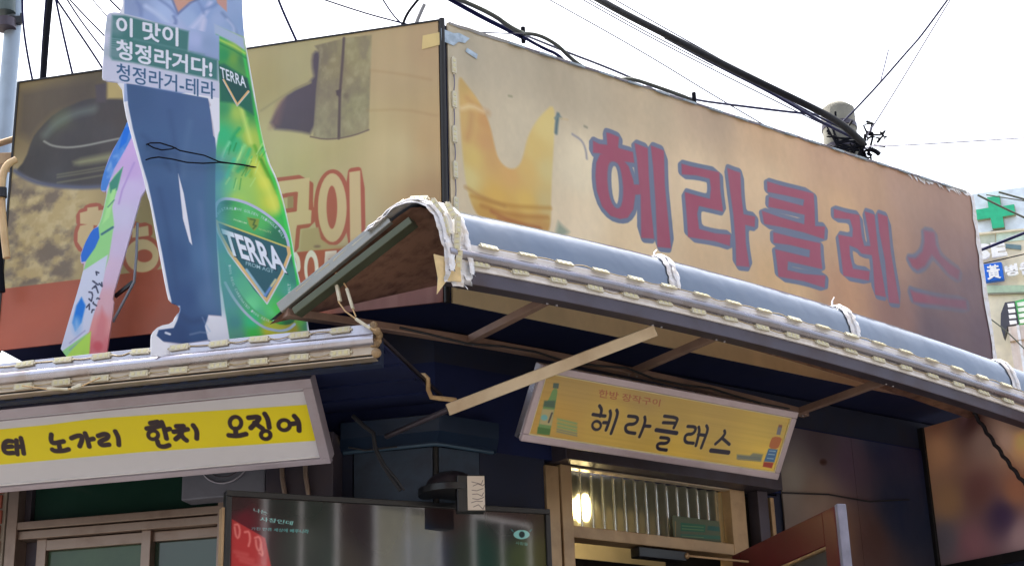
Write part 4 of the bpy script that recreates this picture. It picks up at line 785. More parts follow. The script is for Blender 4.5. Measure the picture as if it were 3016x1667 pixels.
brush(cs, [[(75, 640), (45, 636), (22, 655), (20, 695), (40, 715), (82, 712)], [(28, 676), (74, 672)], [(102, 634), (104, 680), (108, 720)], [(106, 676), (134, 672)], [(130, 620), (140, 660), (148, 716)],
 [(322, 598), (318, 630), (330, 655), (398, 640)], [(368, 652), (376, 690)], [(328, 692), (345, 702), (400, 700), (430, 690)],
 [(448, 620), (480, 606), (512, 602), (516, 630), (500, 670)], [(534, 590), (548, 625), (560, 672)], [(556, 630), (586, 624)],
 [(616, 606), (655, 592), (682, 600), (672, 622), (640, 634), (622, 648), (640, 666), (684, 660)], [(724, 578), (744, 615), (746, 662)],
 [(945, 526), (990, 518)], [(922, 560), (965, 553), (1006, 543)], [(1016, 520), (1032, 560), (1046, 622)], [(1034, 570), (1066, 562)], [(988, 638), (996, 668), (1030, 676), (1062, 664)],
 [(1108, 546), (1152, 544)], [(1092, 580), (1130, 574), (1178, 564)], [(1144, 576), (1128, 606), (1104, 626)], [(1136, 590), (1150, 618), (1172, 634)], [(1214, 540), (1238, 575), (1236, 622)],
 [(1480, 562), (1482, 596)], [(1438, 602), (1490, 608), (1546, 594)], [(1562, 492), (1634, 484), (1618, 515), (1576, 556)], [(1600, 524), (1650, 560)], [(1664, 468), (1684, 500), (1692, 552)],
 [(1826, 532), (1862, 526)], [(1850, 482), (1878, 515), (1880, 572)]], BW, INK, og, sc3, [(962, 600, 31, 27), (1480, 524, 36, 38), (1670, 600, 30, 26), (1786, 538, 36, 32)])
t = thing('light_box_sign', 'grey framed light box sign with yellow strip and black brush lettering', 'sign', SL.at(-1.4, 0, -.05))
m = MB(); m.box(SL, -2.4, -.453, -.175, .183, -.055, -.012); build(m, 'housing', M['grey_frame'], t, .004)
m = MB(); m.box(SL, -2.4, -.45, .146, .186, -.012, .016); m.box(SL, -2.4, -.45, -.178, -.156, -.012, .016); m.box(SL, -.490, -.45, -.156, .146, -.012, .016); m.box(SL, -2.4, -.490, .130, .134, -.004, .004); build(m, 'frame', M['grey_frame'], t, .005)
m = MB(); m.box(SL, -2.38, -.491, -.155, .145, -.013, -.002); build(m, 'face', canvas_mat('yellow_strip_print', cs, .35, .05), t, uvf=cs.uv)
m = MB(); m.box(SL, -2.38, -.495, -.1545, -.149, -.002, .003); build(m, 'bead', mk('white_line', srgb(236, 236, 240), .3), t)
for a in (-.75, -1.75): m = MB(); m.bar(SL.at(a, -.05, -.055), LW.at(a, 3.12, 0), .03, .03); build(m, 'bracket', M['steel_dark'], t)
SRt = tilted(C+nR*.2+Z*3.1, uR, nR, -31)
cq = Canvas(SRt, .228, 1.634, -.09, .222, 620, (190, 156, 74))
cq.im[:] = cq.field([((1700, 1110), (170, 140, 76)), ((1900, 1150), (168, 140, 78)), ((2100, 1200), (180, 150, 74)), ((2300, 1250), (190, 162, 76)), ((1620, 1250), (186, 146, 62)), ((1800, 1270), (192, 158, 66)), ((2000, 1320), (206, 170, 66)), ((2250, 1370), (220, 184, 70)), ((2000, 1220), (178, 148, 72))])
cq.im = np.minimum(cq.im*1.08, 1); cq.im = cq.im*.88+cq.im.mean(2, keepdims=True)*.12; n = cq.noise(300, 6, 5, 2); cq.im *= (1+(n-.5)*.07)[..., None]
o5, s5 = (1740, 1100), 4.155
sts = [[(110, 395), (140, 440), (120, 520)], [(30, 500), (100, 512), (180, 520)], [(160, 600), (220, 602)], [(240, 458), (250, 500), (225, 600), (190, 690)], [(320, 448), (336, 485), (300, 600), (252, 732)],
 [(465, 520), (590, 532), (555, 620), (430, 620), (428, 715), (545, 732)], [(664, 532), (672, 580), (640, 680), (600, 772)], [(660, 640), (730, 645)],
 [(905, 520), (1072, 542), (1050, 600), (1020, 662)], [(890, 600), (1030, 606)], [(858, 782), (972, 792), (940, 858), (820, 850), (815, 922), (930, 936)],
 [(1190, 646), (1300, 652), (1262, 742), (1160, 742), (1150, 842), (1260, 852)], [(1325, 655), (1335, 700), (1315, 790), (1290, 880)], [(1420, 638), (1440, 680), (1400, 790), (1355, 908)], [(1320, 745), (1400, 755)],
 [(1640, 700), (1650, 735), (1600, 800), (1530, 860)], [(1612, 790), (1700, 866)]]
for st in sts+[[(805, 690), (1055, 728)], [(1475, 940), (1690, 966)]]: cq.line(st, .026, (200, 176, 110), org=o5, sc=s5, smooth=1, soft=7, op=.45)
brush(cq, sts, .0140, (22, 20, 46), o5, s5, [(75, 635, 52, 52)]); cq.line([(805, 690), (1055, 728)], .018, (28, 28, 58), org=o5, sc=s5); cq.line([(1475, 940), (1690, 966)], .020, (24, 20, 48), org=o5, sc=s5)
cq.text('한방 장작구이', [(105, 190), (862, 318), (845, 405), (96, 290)], (156, 84, 62), .012, op=.85, org=o5, sc=s5)
o6, s6 = (1500, 1050), 2.308
cq.poly([(302, 180), (340, 182), (336, 218), (298, 214)], (74, 96, 90), org=o6, sc=s6); cq.poly([(300, 216), (332, 218), (322, 292), (315, 330), (276, 535), (190, 525), (215, 400), (240, 320), (272, 290)], (110, 150, 92), org=o6, sc=s6, smooth=1)
cq.poly([(240, 300), (315, 300), (310, 350), (232, 340)], (72, 100, 84), org=o6, sc=s6, soft=5); cq.poly([(226, 355), (306, 362), (290, 470), (206, 458)], (176, 166, 120), org=o6, sc=s6, soft=3); cq.ell(240, 415, 22, 20, (112, 174, 176), org=o6, sc=s6, soft=4)
cq.line([(292, 385), (270, 445)], .009, (80, 78, 74), org=o6, sc=s6); cq.poly([(196, 478), (284, 492), (276, 534), (190, 524)], (74, 118, 60), org=o6, sc=s6, soft=3)
cq.poly([(325, 410), (468, 450), (464, 545), (318, 520)], (164, 158, 92), org=o6, sc=s6, soft=5, op=.6)
for y in (425, 452, 475): cq.line([(330, y), (460, y+30)], .006, (120, 160, 110), org=o6, sc=s6, op=.6)
for y in (500, 515): cq.line([(325, y-6), (462, y+24)], .004, (126, 126, 120), org=o6, sc=s6, op=.8)
cq.poly([(2298, 640), (2348, 645), (2322, 752), (2274, 745)], (116, 116, 130), org=o5, sc=s5); cq.poly([(2305, 625), (2345, 630), (2342, 660), (2302, 655)], (130, 84, 74), org=o5, sc=s5, soft=3)
cq.poly([(2232, 768), (2345, 780), (2325, 850), (2290, 925), (2180, 915), (2200, 830)], (178, 104, 62), org=o5, sc=s5, smooth=1, soft=3); cq.poly([(2180, 918), (2292, 930), (2250, 1085), (2122, 1075)], (64, 108, 156), org=o5, sc=s5, soft=3)
for y in (945, 985, 1035): cq.line([(2190-(y-945)*.3, y), (2265-(y-945)*.3, y+8)], .004, (150, 182, 206), org=o5, sc=s5)
cq.poly([(2120, 1082), (2242, 1092), (2218, 1158), (2108, 1138)], (160, 56, 44), org=o5, sc=s5, soft=3)
cq.poly([(1790, 985), (1950, 1000), (1990, 970), (2115, 985), (2090, 1075), (1785, 1045)], (128, 134, 116), org=o5, sc=s5, soft=4, op=.75)
for y in (1010, 1030, 1050): cq.line([(1800, y), (2080, y+22)], .003, (90, 104, 120), org=o5, sc=s5, op=.7)
t = thing('light_box_sign', 'smaller yellow light box sign over the doorway with dark navy lettering and two small bottles', 'sign', SRt.at(.9, 0, -.05))
m = MB(); m.box(SRt, .231, 1.631, -.087, .219, -.050, -.010); build(m, 'housing', M['alu'], t, .004)
m = MB(); rim_rect(m, SRt, .228, 1.634, -.09, .222, .030, -.010, .008); build(m, 'frame', mk('pinkish_frame', srgb(178, 164, 172), .35, .3, dirt=srgb(120, 100, 100)), t, .004)
m = MB(); m.box(SRt, .257, 1.605, -.061, .193, -.012, -.002); build(m, 'face', canvas_mat('small_sign_print', cq, .3, .05), t, uvf=cq.uv)
m = MB(); rim_rect(m, SRt, .256, 1.606, -.062, .194, .006, -.003, .004); build(m, 'bead', mk('cream_bead', srgb(206, 196, 150), .4), t)
# ================================================================== THE SHOP under the sign box
t = thing('shop_building', 'single storey corner shop with dark walls and open doorway under the signs', 'building', K)
def core(off, z0, z1, aR, aL_, back):
    q = corner(off); r = q+uR*aR; l = q+uL*aL_; q2 = corner(off-back); return [r, q, l, l-nL*back, q2, r-nR*back], z0, z1
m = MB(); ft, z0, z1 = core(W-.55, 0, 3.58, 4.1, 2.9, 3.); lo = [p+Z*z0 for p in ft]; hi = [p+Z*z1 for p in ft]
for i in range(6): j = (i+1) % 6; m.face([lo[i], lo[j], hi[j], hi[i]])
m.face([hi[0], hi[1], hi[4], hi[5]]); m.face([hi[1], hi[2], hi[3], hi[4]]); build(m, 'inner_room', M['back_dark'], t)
ft, z0, z1 = core(W-.002, 3.45, 3.594, 4.2, 3.0, 3.2); m = MB(); lo = [p+Z*z0 for p in ft]; hi = [p+Z*z1 for p in ft]
for i in range(6): j = (i+1) % 6; m.face([lo[i], lo[j], hi[j], hi[i]])
for L_ in (lo, hi): m.face([L_[0], L_[1], L_[4], L_[5]]); m.face([L_[1], L_[2], L_[3], L_[4]])
build(m, 'roof', M['wall_dark'], t)
def wallbox(fr, a0, a1, z0, z1, mt, nm='wall', o0=-.14, o1=0., bev=0): m = MB(); m.box(fr, a0, a1, z0, z1, o0, o1); return build(m, nm, M[mt] if isinstance(mt, str) else mt, t, bev)
wallbox(LW, -2.9, .0, 3.13, 3.45, 'soffit'); wallbox(RW, .0, 4.1, 3.10, 3.45, 'soffit')
wallbox(LW, -2.9, -2.05, 0, 3.13, 'wall_dark'); wallbox(LW, -.90, -.36, 0, 3.13, 'wall_dark', o1=-.004); wallbox(LW, -2.05, -.9, 0, 1.2, 'wall_dark')
wallbox(RW, 1.97, 4.1, 0, 3.10, 'wall_dark', o1=-.01); wallbox(RW, .22, .56, 0, 3.10, 'wall_dark', o1=-.004)
wallbox(LW, -.352, -.014, 1.2, 3.088, 'clad', 'cladding_panel', -.10, .004, .003); wallbox(RW, .012, .214, 1.2, 3.088, 'clad', 'cladding_panel', -.10, .004, .003)
m = MB(); m.tube([K+Z*1.0+(nL+nR)*-.004, K+Z*3.09+(nL+nR)*-.004], .012, 8); build(m, 'corner_post', M['black_trim'], t)
cor = lambda o: corner(W+o)
m = MB()
for fr, sgn in ((LW, -1), (RW, 1)):
    pass
pr = [(.012, 3.088), (.03, 3.096), (.03, 3.102), (.075, 3.135), (.085, 3.20), (.02, 3.22)]
rows = []
for f in np.linspace(-.42, 0, 6)[:-1]: rows.append([corner(W+o)+(-uL)*f+Z*z for o, z in pr])
rows.append([corner(W+o)+Z*z for o, z in pr])
for f in np.linspace(0, .30, 5)[1:]: rows.append([corner(W+o)+uR*f+Z*z for o, z in pr])
m.grid(rows, False); build(m, 'lintel', mk('teal_paint', srgb(18, 38, 64), .45, var=.2, scale=4), t)
m = MB(); m.tube([cor(.02)-(-uL)*0+uL*.40+Z*3.092, cor(.02)+uL*.03+Z*3.096, cor(.02)+Z*3.094, cor(.02)+uR*.03+Z*3.096, cor(.02)+uR*.28+Z*3.092], .010, 8); build(m, 'edge_pipe', mk('teal_pipe', srgb(58, 84, 108), .4), t)
cw = Canvas(RW, 1.99, 3.06, 1.0, 3.44, 260, (50, 46, 60)); cw.of = .008
cw.im[:] = cw.field([((2300, 1250), (64, 60, 66)), ((2330, 1400), (108, 104, 100)), ((2400, 1460), (98, 86, 80)), ((2290, 1330), (84, 80, 84)), ((2450, 1200), (52, 44, 66)), ((2500, 1350), (64, 52, 68)), ((2600, 1300), (24, 30, 58)), ((2650, 1500), (14, 30, 56)), ((2560, 1600), (60, 44, 44)), ((2300, 1150), (48, 46, 66)), ((2690, 1250), (20, 22, 50)), ((2420, 1290), (60, 52, 58)), ((2480, 1580), (80, 62, 54))])  # wall's lit part and dark far side painted into the panel colour
n = cw.noise(120, 120, 3, 5); cw.im *= (1.4*(1+(n-.5)*.35))[..., None]; cw.ell(2425, 1360, 10, 8, (60, 34, 30), soft=4); cw.line([(2380, 1260), (2450, 1245), (2520, 1235)], .008, (30, 26, 40), soft=3, smooth=1)
m = MB(); m.box(RW, 1.99, 2.52, 1.0, 3.44, .0, .008); build(m, 'metal_panel', canvas_mat('shaded_metal_a', cw, .4, .1), t, uvf=cw.uv); m = MB(); m.box(RW, 2.523, 3.06, 1.0, 3.44, .0, .008); build(m, 'metal_panel', canvas_mat('shaded_metal_b', cw, .4, .1), t, uvf=cw.uv)
m = MB(); m.tube([RW.at(1.98, 3.10, .02), RW.at(2.3, 3.125, .02), RW.at(2.6, 3.12, .02), RW.at(2.9, 3.16, .02)], .004, 6); build(m, 'wall_wire', M['rubber'], t)
# brick pier at the far left: every brick its own
bk = MB(); bk.box(Frame((0, 0, 0), -uL, Z, nL), -.092, .092, -.0285, .0285, 0, .012); bk = bk.mesh('brick', [M['brick']])
hb = MB(); hb.box(Frame((0, 0, 0), -uL, Z, nL), -.043, .043, -.0285, .0285, 0, .012); hb = hb.mesh('brick', [M['brick']])
pier = wallbox(LW, -2.42, -1.92, 0, 3.13, 'mortar', 'brick_pier', -.14, .02)
for i in range(27):
    row = [(-2.32, bk), (-2.125, bk), (-1.98, hb)] if i % 2 else [(-2.37, hb), (-2.222, bk), (-2.025, bk)]
    for a, me_ in row: place(me_, 'brick', pier, Matrix.Translation([float(q) for q in LW.at(a, 1.36+i*.066, .0205)]))
# window
wf = thing_w = bpy.data.objects.new('window', None); COL.objects.link(wf); wf.parent = t; wf.location = Vector([float(q) for q in LW.at(-1.4, 2.0, 0)]) - t.location
def wp(a0, a1, z0, z1, o0, o1, mt, nm, bev=.002): m = MB(); m.box(LW, a0, a1, z0, z1, o0, o1); build(m, nm, M[mt], wf, bev)
wp(-1.915, -1.865, 1.2, 3.13, -.10, .015, 'win_alu', 'frame'); wp(-1.865, -.90, 2.885, 2.918, -.10, .012, 'win_alu', 'frame'); wp(-1.865, -.90, 2.845, 2.880, -.10, -.002, 'win_alu', 'frame')
wp(-.945, -.90, 1.2, 3.13, -.10, .010, 'win_alu', 'frame'); wp(-1.865, -.945, 1.2, 1.25, -.1, .02, 'win_alu', 'frame')
wp(-1.865, -1.835, 2.918, 3.13, -.09, -.04, 'steel_dark', 'frame')
wp(-1.835, -.945, 2.918, 3.13, -.075, -.068, 'glass_green', 'glass')
wp(-1.79, -1.745, 1.25, 2.845, -.07, -.030, 'win_alu', 'sash'); wp(-1.745, -1.30, 2.795, 2.840, -.07, -.030, 'win_alu', 'sash'); wp(-1.30, -1.258, 1.25, 2.845, -.075, -.022, 'win_alu', 'sash'); wp(-1.258, -.945, 2.80, 2.842, -.075, -.045, 'win_alu', 'sash')
wp(-1.745, -1.30, 1.25, 2.795, -.060, -.054, 'glass_green_bright', 'glass'); wp(-1.258, -.945, 1.25, 2.80, -.075, -.068, 'glass_green', 'glass')
wp(-1.865, -1.79, 1.25, 2.845, -.09, -.075, 'steel_dark', 'frame')
# doorway
df = bpy.data.objects.new('doorway', None); COL.objects.link(df); df.parent = t; df.location = Vector([float(q) for q in RW.at(1.1, 2., 0)]) - t.location
def dp(a0, a1, z0, z1, o0, o1, mt, nm, bev=.003, fr=RW): m = MB(); m.box(fr, a0, a1, z0, z1, o0, o1); return build(m, nm, M[mt], df, bev)
dp(.555, .625, 0, 3.075, -.09, .012, 'bronze', 'post'); dp(.630, .690, 0, 3.085, -.09, .02, 'bronze', 'post'); dp(.69, 1.64, 2.775, 2.828, -.09, .008, 'bronze', 'header'); dp(1.64, 1.735, 0, 3.085, -.09, .01, 'bronze', 'post')
dp(1.78, 1.845, 0, 3.085, -.02, .05, 'steel_dark', 'post'); dp(1.862, 1.885, 0, 3.06, .0, .05, 'bronze', 'post'); dp(1.885, 1.97, 0, 3.085, -.09, .0, 'wall_dark', 'post')
dp(.60, 1.90, 3.088, 3.19, -.05, .10, 'steel_dark', 'lintel_box'); dp(.69, 1.64, 3.078, 3.086, -.03, .012, 'alu_warm', 'header')
fl = MB(); rows = []
N_ = 150
for z in (2.830, 3.078): rows.append([RW.at(.692+.946*i/N_, z, -.045+.010*math.sin(i/N_*2*math.pi*15)) for i in range(N_+1)])
fl.grid(rows, True)
gm = bpy.data.materials.new('ribbed_glass'); gm.use_nodes = True; gb = gm.node_tree.nodes['Principled BSDF']; gb.inputs['Base Color'].default_value = (*srgb(176, 178, 160), 1); gb.inputs['Roughness'].default_value = .28; gb.inputs['Transmission Weight'].default_value = .78; gb.inputs['IOR'].default_value = 1.25
build(fl, 'ribbed_glass', gm, df)
m = MB(); m.box(RW, .68, 1.66, 2.80, 3.09, -.50, -.49); build(m, 'transom_backing', mk('backing', srgb(190, 176, 146), .8, var=.3, scale=3), df)
em = bpy.data.materials.new('lamp_glow'); em.use_nodes = True; eb = em.node_tree.nodes['Principled BSDF']; eb.inputs['Base Color'].default_value = (.9, .8, .5, 1); eb.inputs['Emission Color'].default_value = (1, .78, .38, 1); eb.inputs['Emission Strength'].default_value = 18
tl = thing('ceiling_lamp', 'warm lit lamp glowing behind the ribbed glass above the door', 'lamp', RW.at(.90, 2.98, -.2)); m = MB(); m.dome(RW.at(.90, 2.965, -.17), .05, 1.2, full=True); build(m, 'bulb', em, tl); m = MB(); m.tube([RW.at(.90, 3.02, -.16), RW.at(.90, 3.1, -.16)], .008, 6); build(m, 'lamp_stem', M['steel_dark'], tl)
# small green notice on the transom
cg = Canvas(RW, 1.30, 1.60, 2.83, 2.94, 700, (92, 104, 84)); cg.of = .0
qg = [(1150, 1110), (1525, 1150), (1525, 1240), (1150, 1200)]
cg.poly([(1195, 1118), (1365, 1135), (1360, 1185), (1195, 1175)], (46, 110, 88), org=o6, sc=s6); cg.poly([(1380, 1140), (1520, 1152), (1515, 1185), (1375, 1170)], (40, 96, 92), org=o6, sc=s6); cg.poly([(1195, 1195), (1515, 1210), (1515, 1238), (1195, 1215)], (60, 116, 100), org=o6, sc=s6, op=.8)
for y in (1140, 1160, 1210): cg.line([(1205, y), (1350, y+10)], .003, (130, 160, 110), org=o6, sc=s6)
cg.line([(1160, 1112), (1160, 1210)], .006, (150, 130, 90), org=o6, sc=s6)
t2 = thing('notice_sticker', 'small green notice stuck on the ribbed glass above the door', 'notice', RW.at(1.45, 2.88, -.03)); m = MB(); m.box(RW, 1.305, 1.595, 2.835, 2.935, -.033, -.030); build(m, 'sheet', canvas_mat('notice_print', cg, .5, .1), t2, uvf=cg.uv)
# red door leaf swung out, with its closer arm
DF = Frame(RW.at(1.625, 0, .03), -hdir(-15), Z)
t3 = thing('red_door', 'dark red door leaf standing open towards the street', 'door', DF.at(.5, 0, 0))
for a0, a1, z0, z1, nm, mt in ((0, .10, .02, 2.768, 'stile', 'red_door'), (.97, 1.085, .02, 2.768, 'stile', 'red_door'), (.10, .97, 2.63, 2.768, 'rail', 'red_door'), (.10, .97, .02, .25, 'rail', 'red_door'), (1.085, 1.112, .02, 2.772, 'edge_strip', 'grey_edge'), (.10, .97, 2.617, 2.63, 'bead', 'bronze')):
    m = MB(); m.box(DF, a0, a1, z0, z1, -.02, .02); build(m, nm, M[mt], t3, .004)
m = MB(); m.box(DF, .10, .97, .25, 2.617, -.004, .004); build(m, 'glass', mk('door_glass', srgb(90, 86, 84), .06, 0, spec=.9), t3)
m = MB(); ea = DF.at(.20, 2.70, -.03); m.bar(RW.at(1.33, 2.745, .02), ea, .012, .008); m.dome(ea, .014, 1, full=True, seg=8); m.dome(RW.at(1.33, 2.745, .02), .014, 1, full=True, seg=8); build(m, 'closer_arm', M['bronze'], t3)
m = MB(); m.box(RW, 1.05, 1.33, 2.72, 2.765, -.04, .02); build(m, 'closer_body', M['dark_plastic'], t3, .004)
m = MB(); m.dome(RW.at(1.25, 2.60, .05), .06, .5, full=True); o = build(m, 'wall_clock', M['led_sticker']); tag(o, 'white round dome seen through the doorway below the closer', 'lamp'); o.name = 'round_lamp'
# ================================================================== DARK GLOSSY POSTER BOARD
PF = Frame(C+uR*.5-nR*.2, hdir(66), Z)
PA0, PA1, PZ0, PZ1 = -1.235, .112, 1.95, 2.846
cp_ = Canvas(PF, PA0, PA1, PZ0, PZ1, 620, (30, 28, 34)); cp_.of = .0
o7, s7 = (600, 1350), 2.342
cp_.im[:] = cp_.field([((700, 1480), (40, 26, 34)), ((720, 1530), (96, 22, 40)), ((800, 1480), (40, 26, 26)), ((900, 1500), (44, 38, 34)), ((1100, 1540), (20, 26, 38)), ((1300, 1500), (48, 38, 40)), ((1500, 1540), (44, 34, 36)), ((900, 1600), (66, 64, 62)), ((1250, 1620), (20, 46, 80)), ((1400, 1640), (24, 52, 44)), ((1550, 1640), (70, 76, 40)), ((1000, 1660), (60, 62, 60)), ((1100, 1800), (30, 36, 40))])
cp_.poly([(195, 415), (425, 545), (470, 760), (470, 1100), (180, 1100)], (190, 56, 60), org=o7, sc=s7, soft=3)
for st in ([(215, 455), (240, 450), (252, 500), (240, 550), (222, 530), (214, 470)], [(285, 505), (315, 500), (322, 560), (310, 600)], [(355, 545), (385, 535), (400, 590), (385, 640), (365, 610), (360, 560)], [(395, 590), (410, 670), (385, 650)]): cp_.line(st, .008, (230, 130, 126), org=o7, sc=s7, smooth=1, soft=4)
for i in range(3): cp_.line([(215+i*20, 640+i*30), (300+i*40, 660+i*40)], .012, (216, 110, 108), org=o7, sc=s7, soft=8, op=.5)
TE = (150, 226, 226)
cp_.text('나는', [(345, 338), (442, 360), (436, 388), (345, 364)], TE, .02, op=.95, org=o7, sc=s7); cp_.text('사장인데', [(388, 398), (620, 430), (612, 458), (388, 430)], TE, .02, op=.95, org=o7, sc=s7); cp_.text('가진 만큼 세상에 베푸니라', [(328, 470), (728, 488), (724, 516), (328, 490)], (110, 205, 208), .02, op=.9, org=o7, sc=s7)
cp_.ell(2194, 522, 56, 32, (140, 206, 206), org=o7, sc=s7); cp_.ell(2196, 522, 20, 22, (22, 40, 44), org=o7, sc=s7)
for x in (2125, 2262): cp_.line([(x, 488), (x+(10 if x < 2200 else -10), 500)], .006, (60, 110, 112), org=o7, sc=s7)
cp_.text('사람들', [(2152, 568), (2238, 578), (2238, 600), (2152, 590)], (110, 170, 168), .02, op=.8, org=o7, sc=s7)
t = thing('poster_board', 'wide black glossy poster board with a red corner and small teal lettering', 'poster board', PF.at(-.5, 2., 0))
m = MB(); m.box(PF, PA0, PA1, PZ0, PZ1, -.035, -.002); build(m, 'panel', [canvas_mat('poster_print', cp_, .035, .0, spec=.5, bump=.0, ior=1.65)], t, uvf=cp_.uv)
m = MB(); rim_rect(m, PF, PA0-.006, PA1+.006, PZ0-.006, PZ1+.006, .022, -.04, .010); build(m, 'frame', M['dark_plastic'], t, .003)
m = MB(); m.box(PF, PA0-.018, PA0-.008, PZ0, PZ1-.06, -.045, .0); build(m, 'side_strip', M['bronze'], t)
for a in (-1.05, .0): m = MB(); m.bar(PF.at(a, 2.7, -.03), PF.at(a, 2.7, -.30), .03, .03); build(m, 'bracket', M['steel_dark'], t)
# ================================================================== things in the dark corner under the canopies
t = thing('wall_fan', 'grey boxed exhaust fan with round guard half hidden below the light box sign', 'fan', LW.at(-.85, 3.0, .1))
m = MB(); m.box(LW, -1.07, -.70, 2.93, 3.3, .002, .10); build(m, 'housing', mk('fan_grey', srgb(120, 124, 140), .5, .2, dirt=srgb(70, 70, 84)), t, .006)
fc = LW.at(-.875, 3.10, .115); m = MB(); rows = [(math.cos(q), math.sin(q)) for q in np.linspace(0, 2*math.pi, 33)]
m.tube([fc+(-uL)*x*.115+Z*y*.115 for x, y in rows], .005, 6, False); build(m, 'guard_ring', mk('ring', srgb(150, 150, 166), .35, .5), t)
for rr in (.03, .06, .09): m = MB(); m.tube([fc+(-uL)*x*rr+Z*y*rr for x, y in rows], .0025, 5, False); build(m, 'guard_ring', M['steel_dark'], t)
for k_ in range(5):
    m = MB(); q = k_*1.2566; d1 = -uL*math.cos(q)+Z*math.sin(q); d2 = -uL*math.cos(q+.7)+Z*math.sin(q+.7); m.face([fc-nL*.02, fc+d1*.1-nL*.03, fc+d2*.1-nL*.015]); o = build(m, 'blade', M['dark_plastic'], t); sm_ = o.modifiers.new('solid', 'SOLIDIFY'); sm_.thickness = .003
t = thing('junction_cabinet', 'dark metal cabinet with small pipes between the fan and the corner', 'cabinet', LW.at(-.5, 3., 0))
m = MB(); m.box(LW, -.69, -.40, 2.80, 3.16, .002, .12); build(m, 'housing', mk('cab', srgb(66, 62, 78), .5, .2, dirt=srgb(84, 70, 66)), t, .005)
for a in (-.62, -.52): m = MB(); m.tube([LW.at(a, 3.12, .13), LW.at(a+.01, 2.98, .14), LW.at(a+.03, 2.85, .13)], .010, 8); build(m, 'pipe', M['win_alu'], t)
dk = lambda x, y, o=.05, fr=LW: (lambda q: fr.at(q[0], q[1], o))(fr.px(900+x/2.374, 900+y/2.374, o))
for lb, pts, r_, mt in (('rusty brown rope hanging from the ledge end into the dark corner', [dk(500, 260, .80), dk(545, 320, .7), dk(600, 370, .6), dk(680, 450, .45), dk(760, 520, .3)], .010, 'pipe'),
    ('beige bent hose ending beside the awning strut', [dk(775, 490, .25), dk(830, 486, .25), dk(855, 510, .25), dk(858, 590, .25), dk(880, 640, .25), dk(940, 648, .25), dk(1050, 660, .2)], .012, 'pipe'),
    ('dark blue cable bundle sagging down to the black dome', [dk(330, 770, .2), dk(420, 850, .2), dk(475, 890, .2), dk(485, 990, .2), dk(540, 1110, .2), dk(600, 1200, .2), dk(665, 1290, .2)], .011, 'rubber'),
    ('second dark cable running beside the bundle above the dome', [dk(475, 900, .22), dk(500, 1010, .22), dk(560, 1120, .22), dk(640, 1215, .22), dk(690, 1290, .2)], .006, 'rubber'),
    ('thin cable stretched under the canopy near the yellow sign', [dk(300, 990, .15), dk(420, 1010, .12), dk(640, 985, .1)], .005, 'rubber')):
    m = MB(); m.tube(pts, r_*.8, 8); tag(build(m, 'cable' if 'cable' in lb else 'hose' if 'hose' in lb else 'rope', M[mt if mt != 'rope' else 'rope']), lb, 'cable' if 'cable' in lb else 'hose' if 'hose' in lb else 'rope')
DP = hit(1330, 1437, corner(-.24), unit(nL+nR))
t = thing('dome_speaker', 'black dome on a round tray above the poster board', 'speaker', DP)
m = MB(); m.dome(DP+Z*.004, .105, .60); build(m, 'dome', mk('dome_black', srgb(44, 38, 44), .35), t); m = MB(); m.tube([DP-Z*.03, DP-Z*.005], .135, 24); build(m, 'tray', M['dark_plastic'], t, .004)
XF = Frame(hit(1402, 1450, corner(-.12), unit(nL+nR)), hdir(80), Z)
cx = Canvas(XF, -.045, .045, -.08, .08, 900, (214, 202, 190)); r = random.Random(2)
for i in range(9): y = -.055+i*.013; cx.tris(np.array([[0., 0], [1, 0], [0, 1]]), np.array([[0, 1, 2]]), (0, 0, 0), 0)
for i in range(7):
    x = 22+r.random()*8; yy = 20+i*15
    w_ = (slice(0, cx.h), slice(0, cx.w)); d = cx.dist(np.array([(x, yy), (x+18, yy+r.uniform(-9, 9)), (x+34, yy+r.uniform(-9, 9)), (x+40, yy+6)], np.float32), w_, False); cx.blend(w_, (1.6-d)/1.2*.8, (70, 60, 66))
t = thing('meter_box', 'small upright box with a pale face and scribbled marks beside the dome', 'box', XF.P)
m = MB(); m.box(XF, -.075, .036, -.075, .072, -.06, -.002); build(m, 'case', M['dark_plastic'], t, .004); m = MB(); m.box(XF, -.034, .034, -.070, .066, -.002, .004); build(m, 'face', canvas_mat('meter_print', cx, .5, .1), t, uvf=cx.uv)
# ================================================================== side panel at the right with rope
BN = Frame(RW.at(3.08, 0, .02), nR, Z)
cb = Canvas(BN, 0, 1.5, 2.83, 3.75, 300, (150, 112, 92)); cb.of = .004
cb.im[:] = cb.field([((2720, 1180), (150, 100, 84)), ((2760, 1230), (150, 106, 84)), ((2760, 1330), (176, 140, 106)), ((2790, 1480), (160, 128, 96)), ((2850, 1240), (100, 66, 66)), ((2900, 1300), (150, 128, 120)), ((2960, 1300), (168, 146, 134)), ((3010, 1300), (190, 160, 110)), ((2880, 1450), (126, 88, 86)), ((2950, 1520), (84, 66, 100)), ((2990, 1450), (160, 116, 92)), ((2780, 1590), (110, 104, 116)), ((2860, 1600), (140, 100, 110)), ((3010, 1580), (150, 128, 132)), ((3010, 1240), (130, 110, 110))])
n = cb.noise(200, 200, 3, 4); cb.im *= (1.5*(1+(n-.5)*.2))[..., None]; cb.im = cb.im*.75+cb.im.mean(2, keepdims=True)*.25
t = thing('side_banner', 'brownish blurred vinyl side panel with a black lower bar at the far right', 'banner', BN.at(.5, 2.8, 0))
m = MB(); m.box(BN, .012, 1.5, 2.83, 3.56, -.004, .004); build(m, 'sheet', canvas_mat('banner_print', cb, .3, .1, trans=.35), t, uvf=cb.uv)
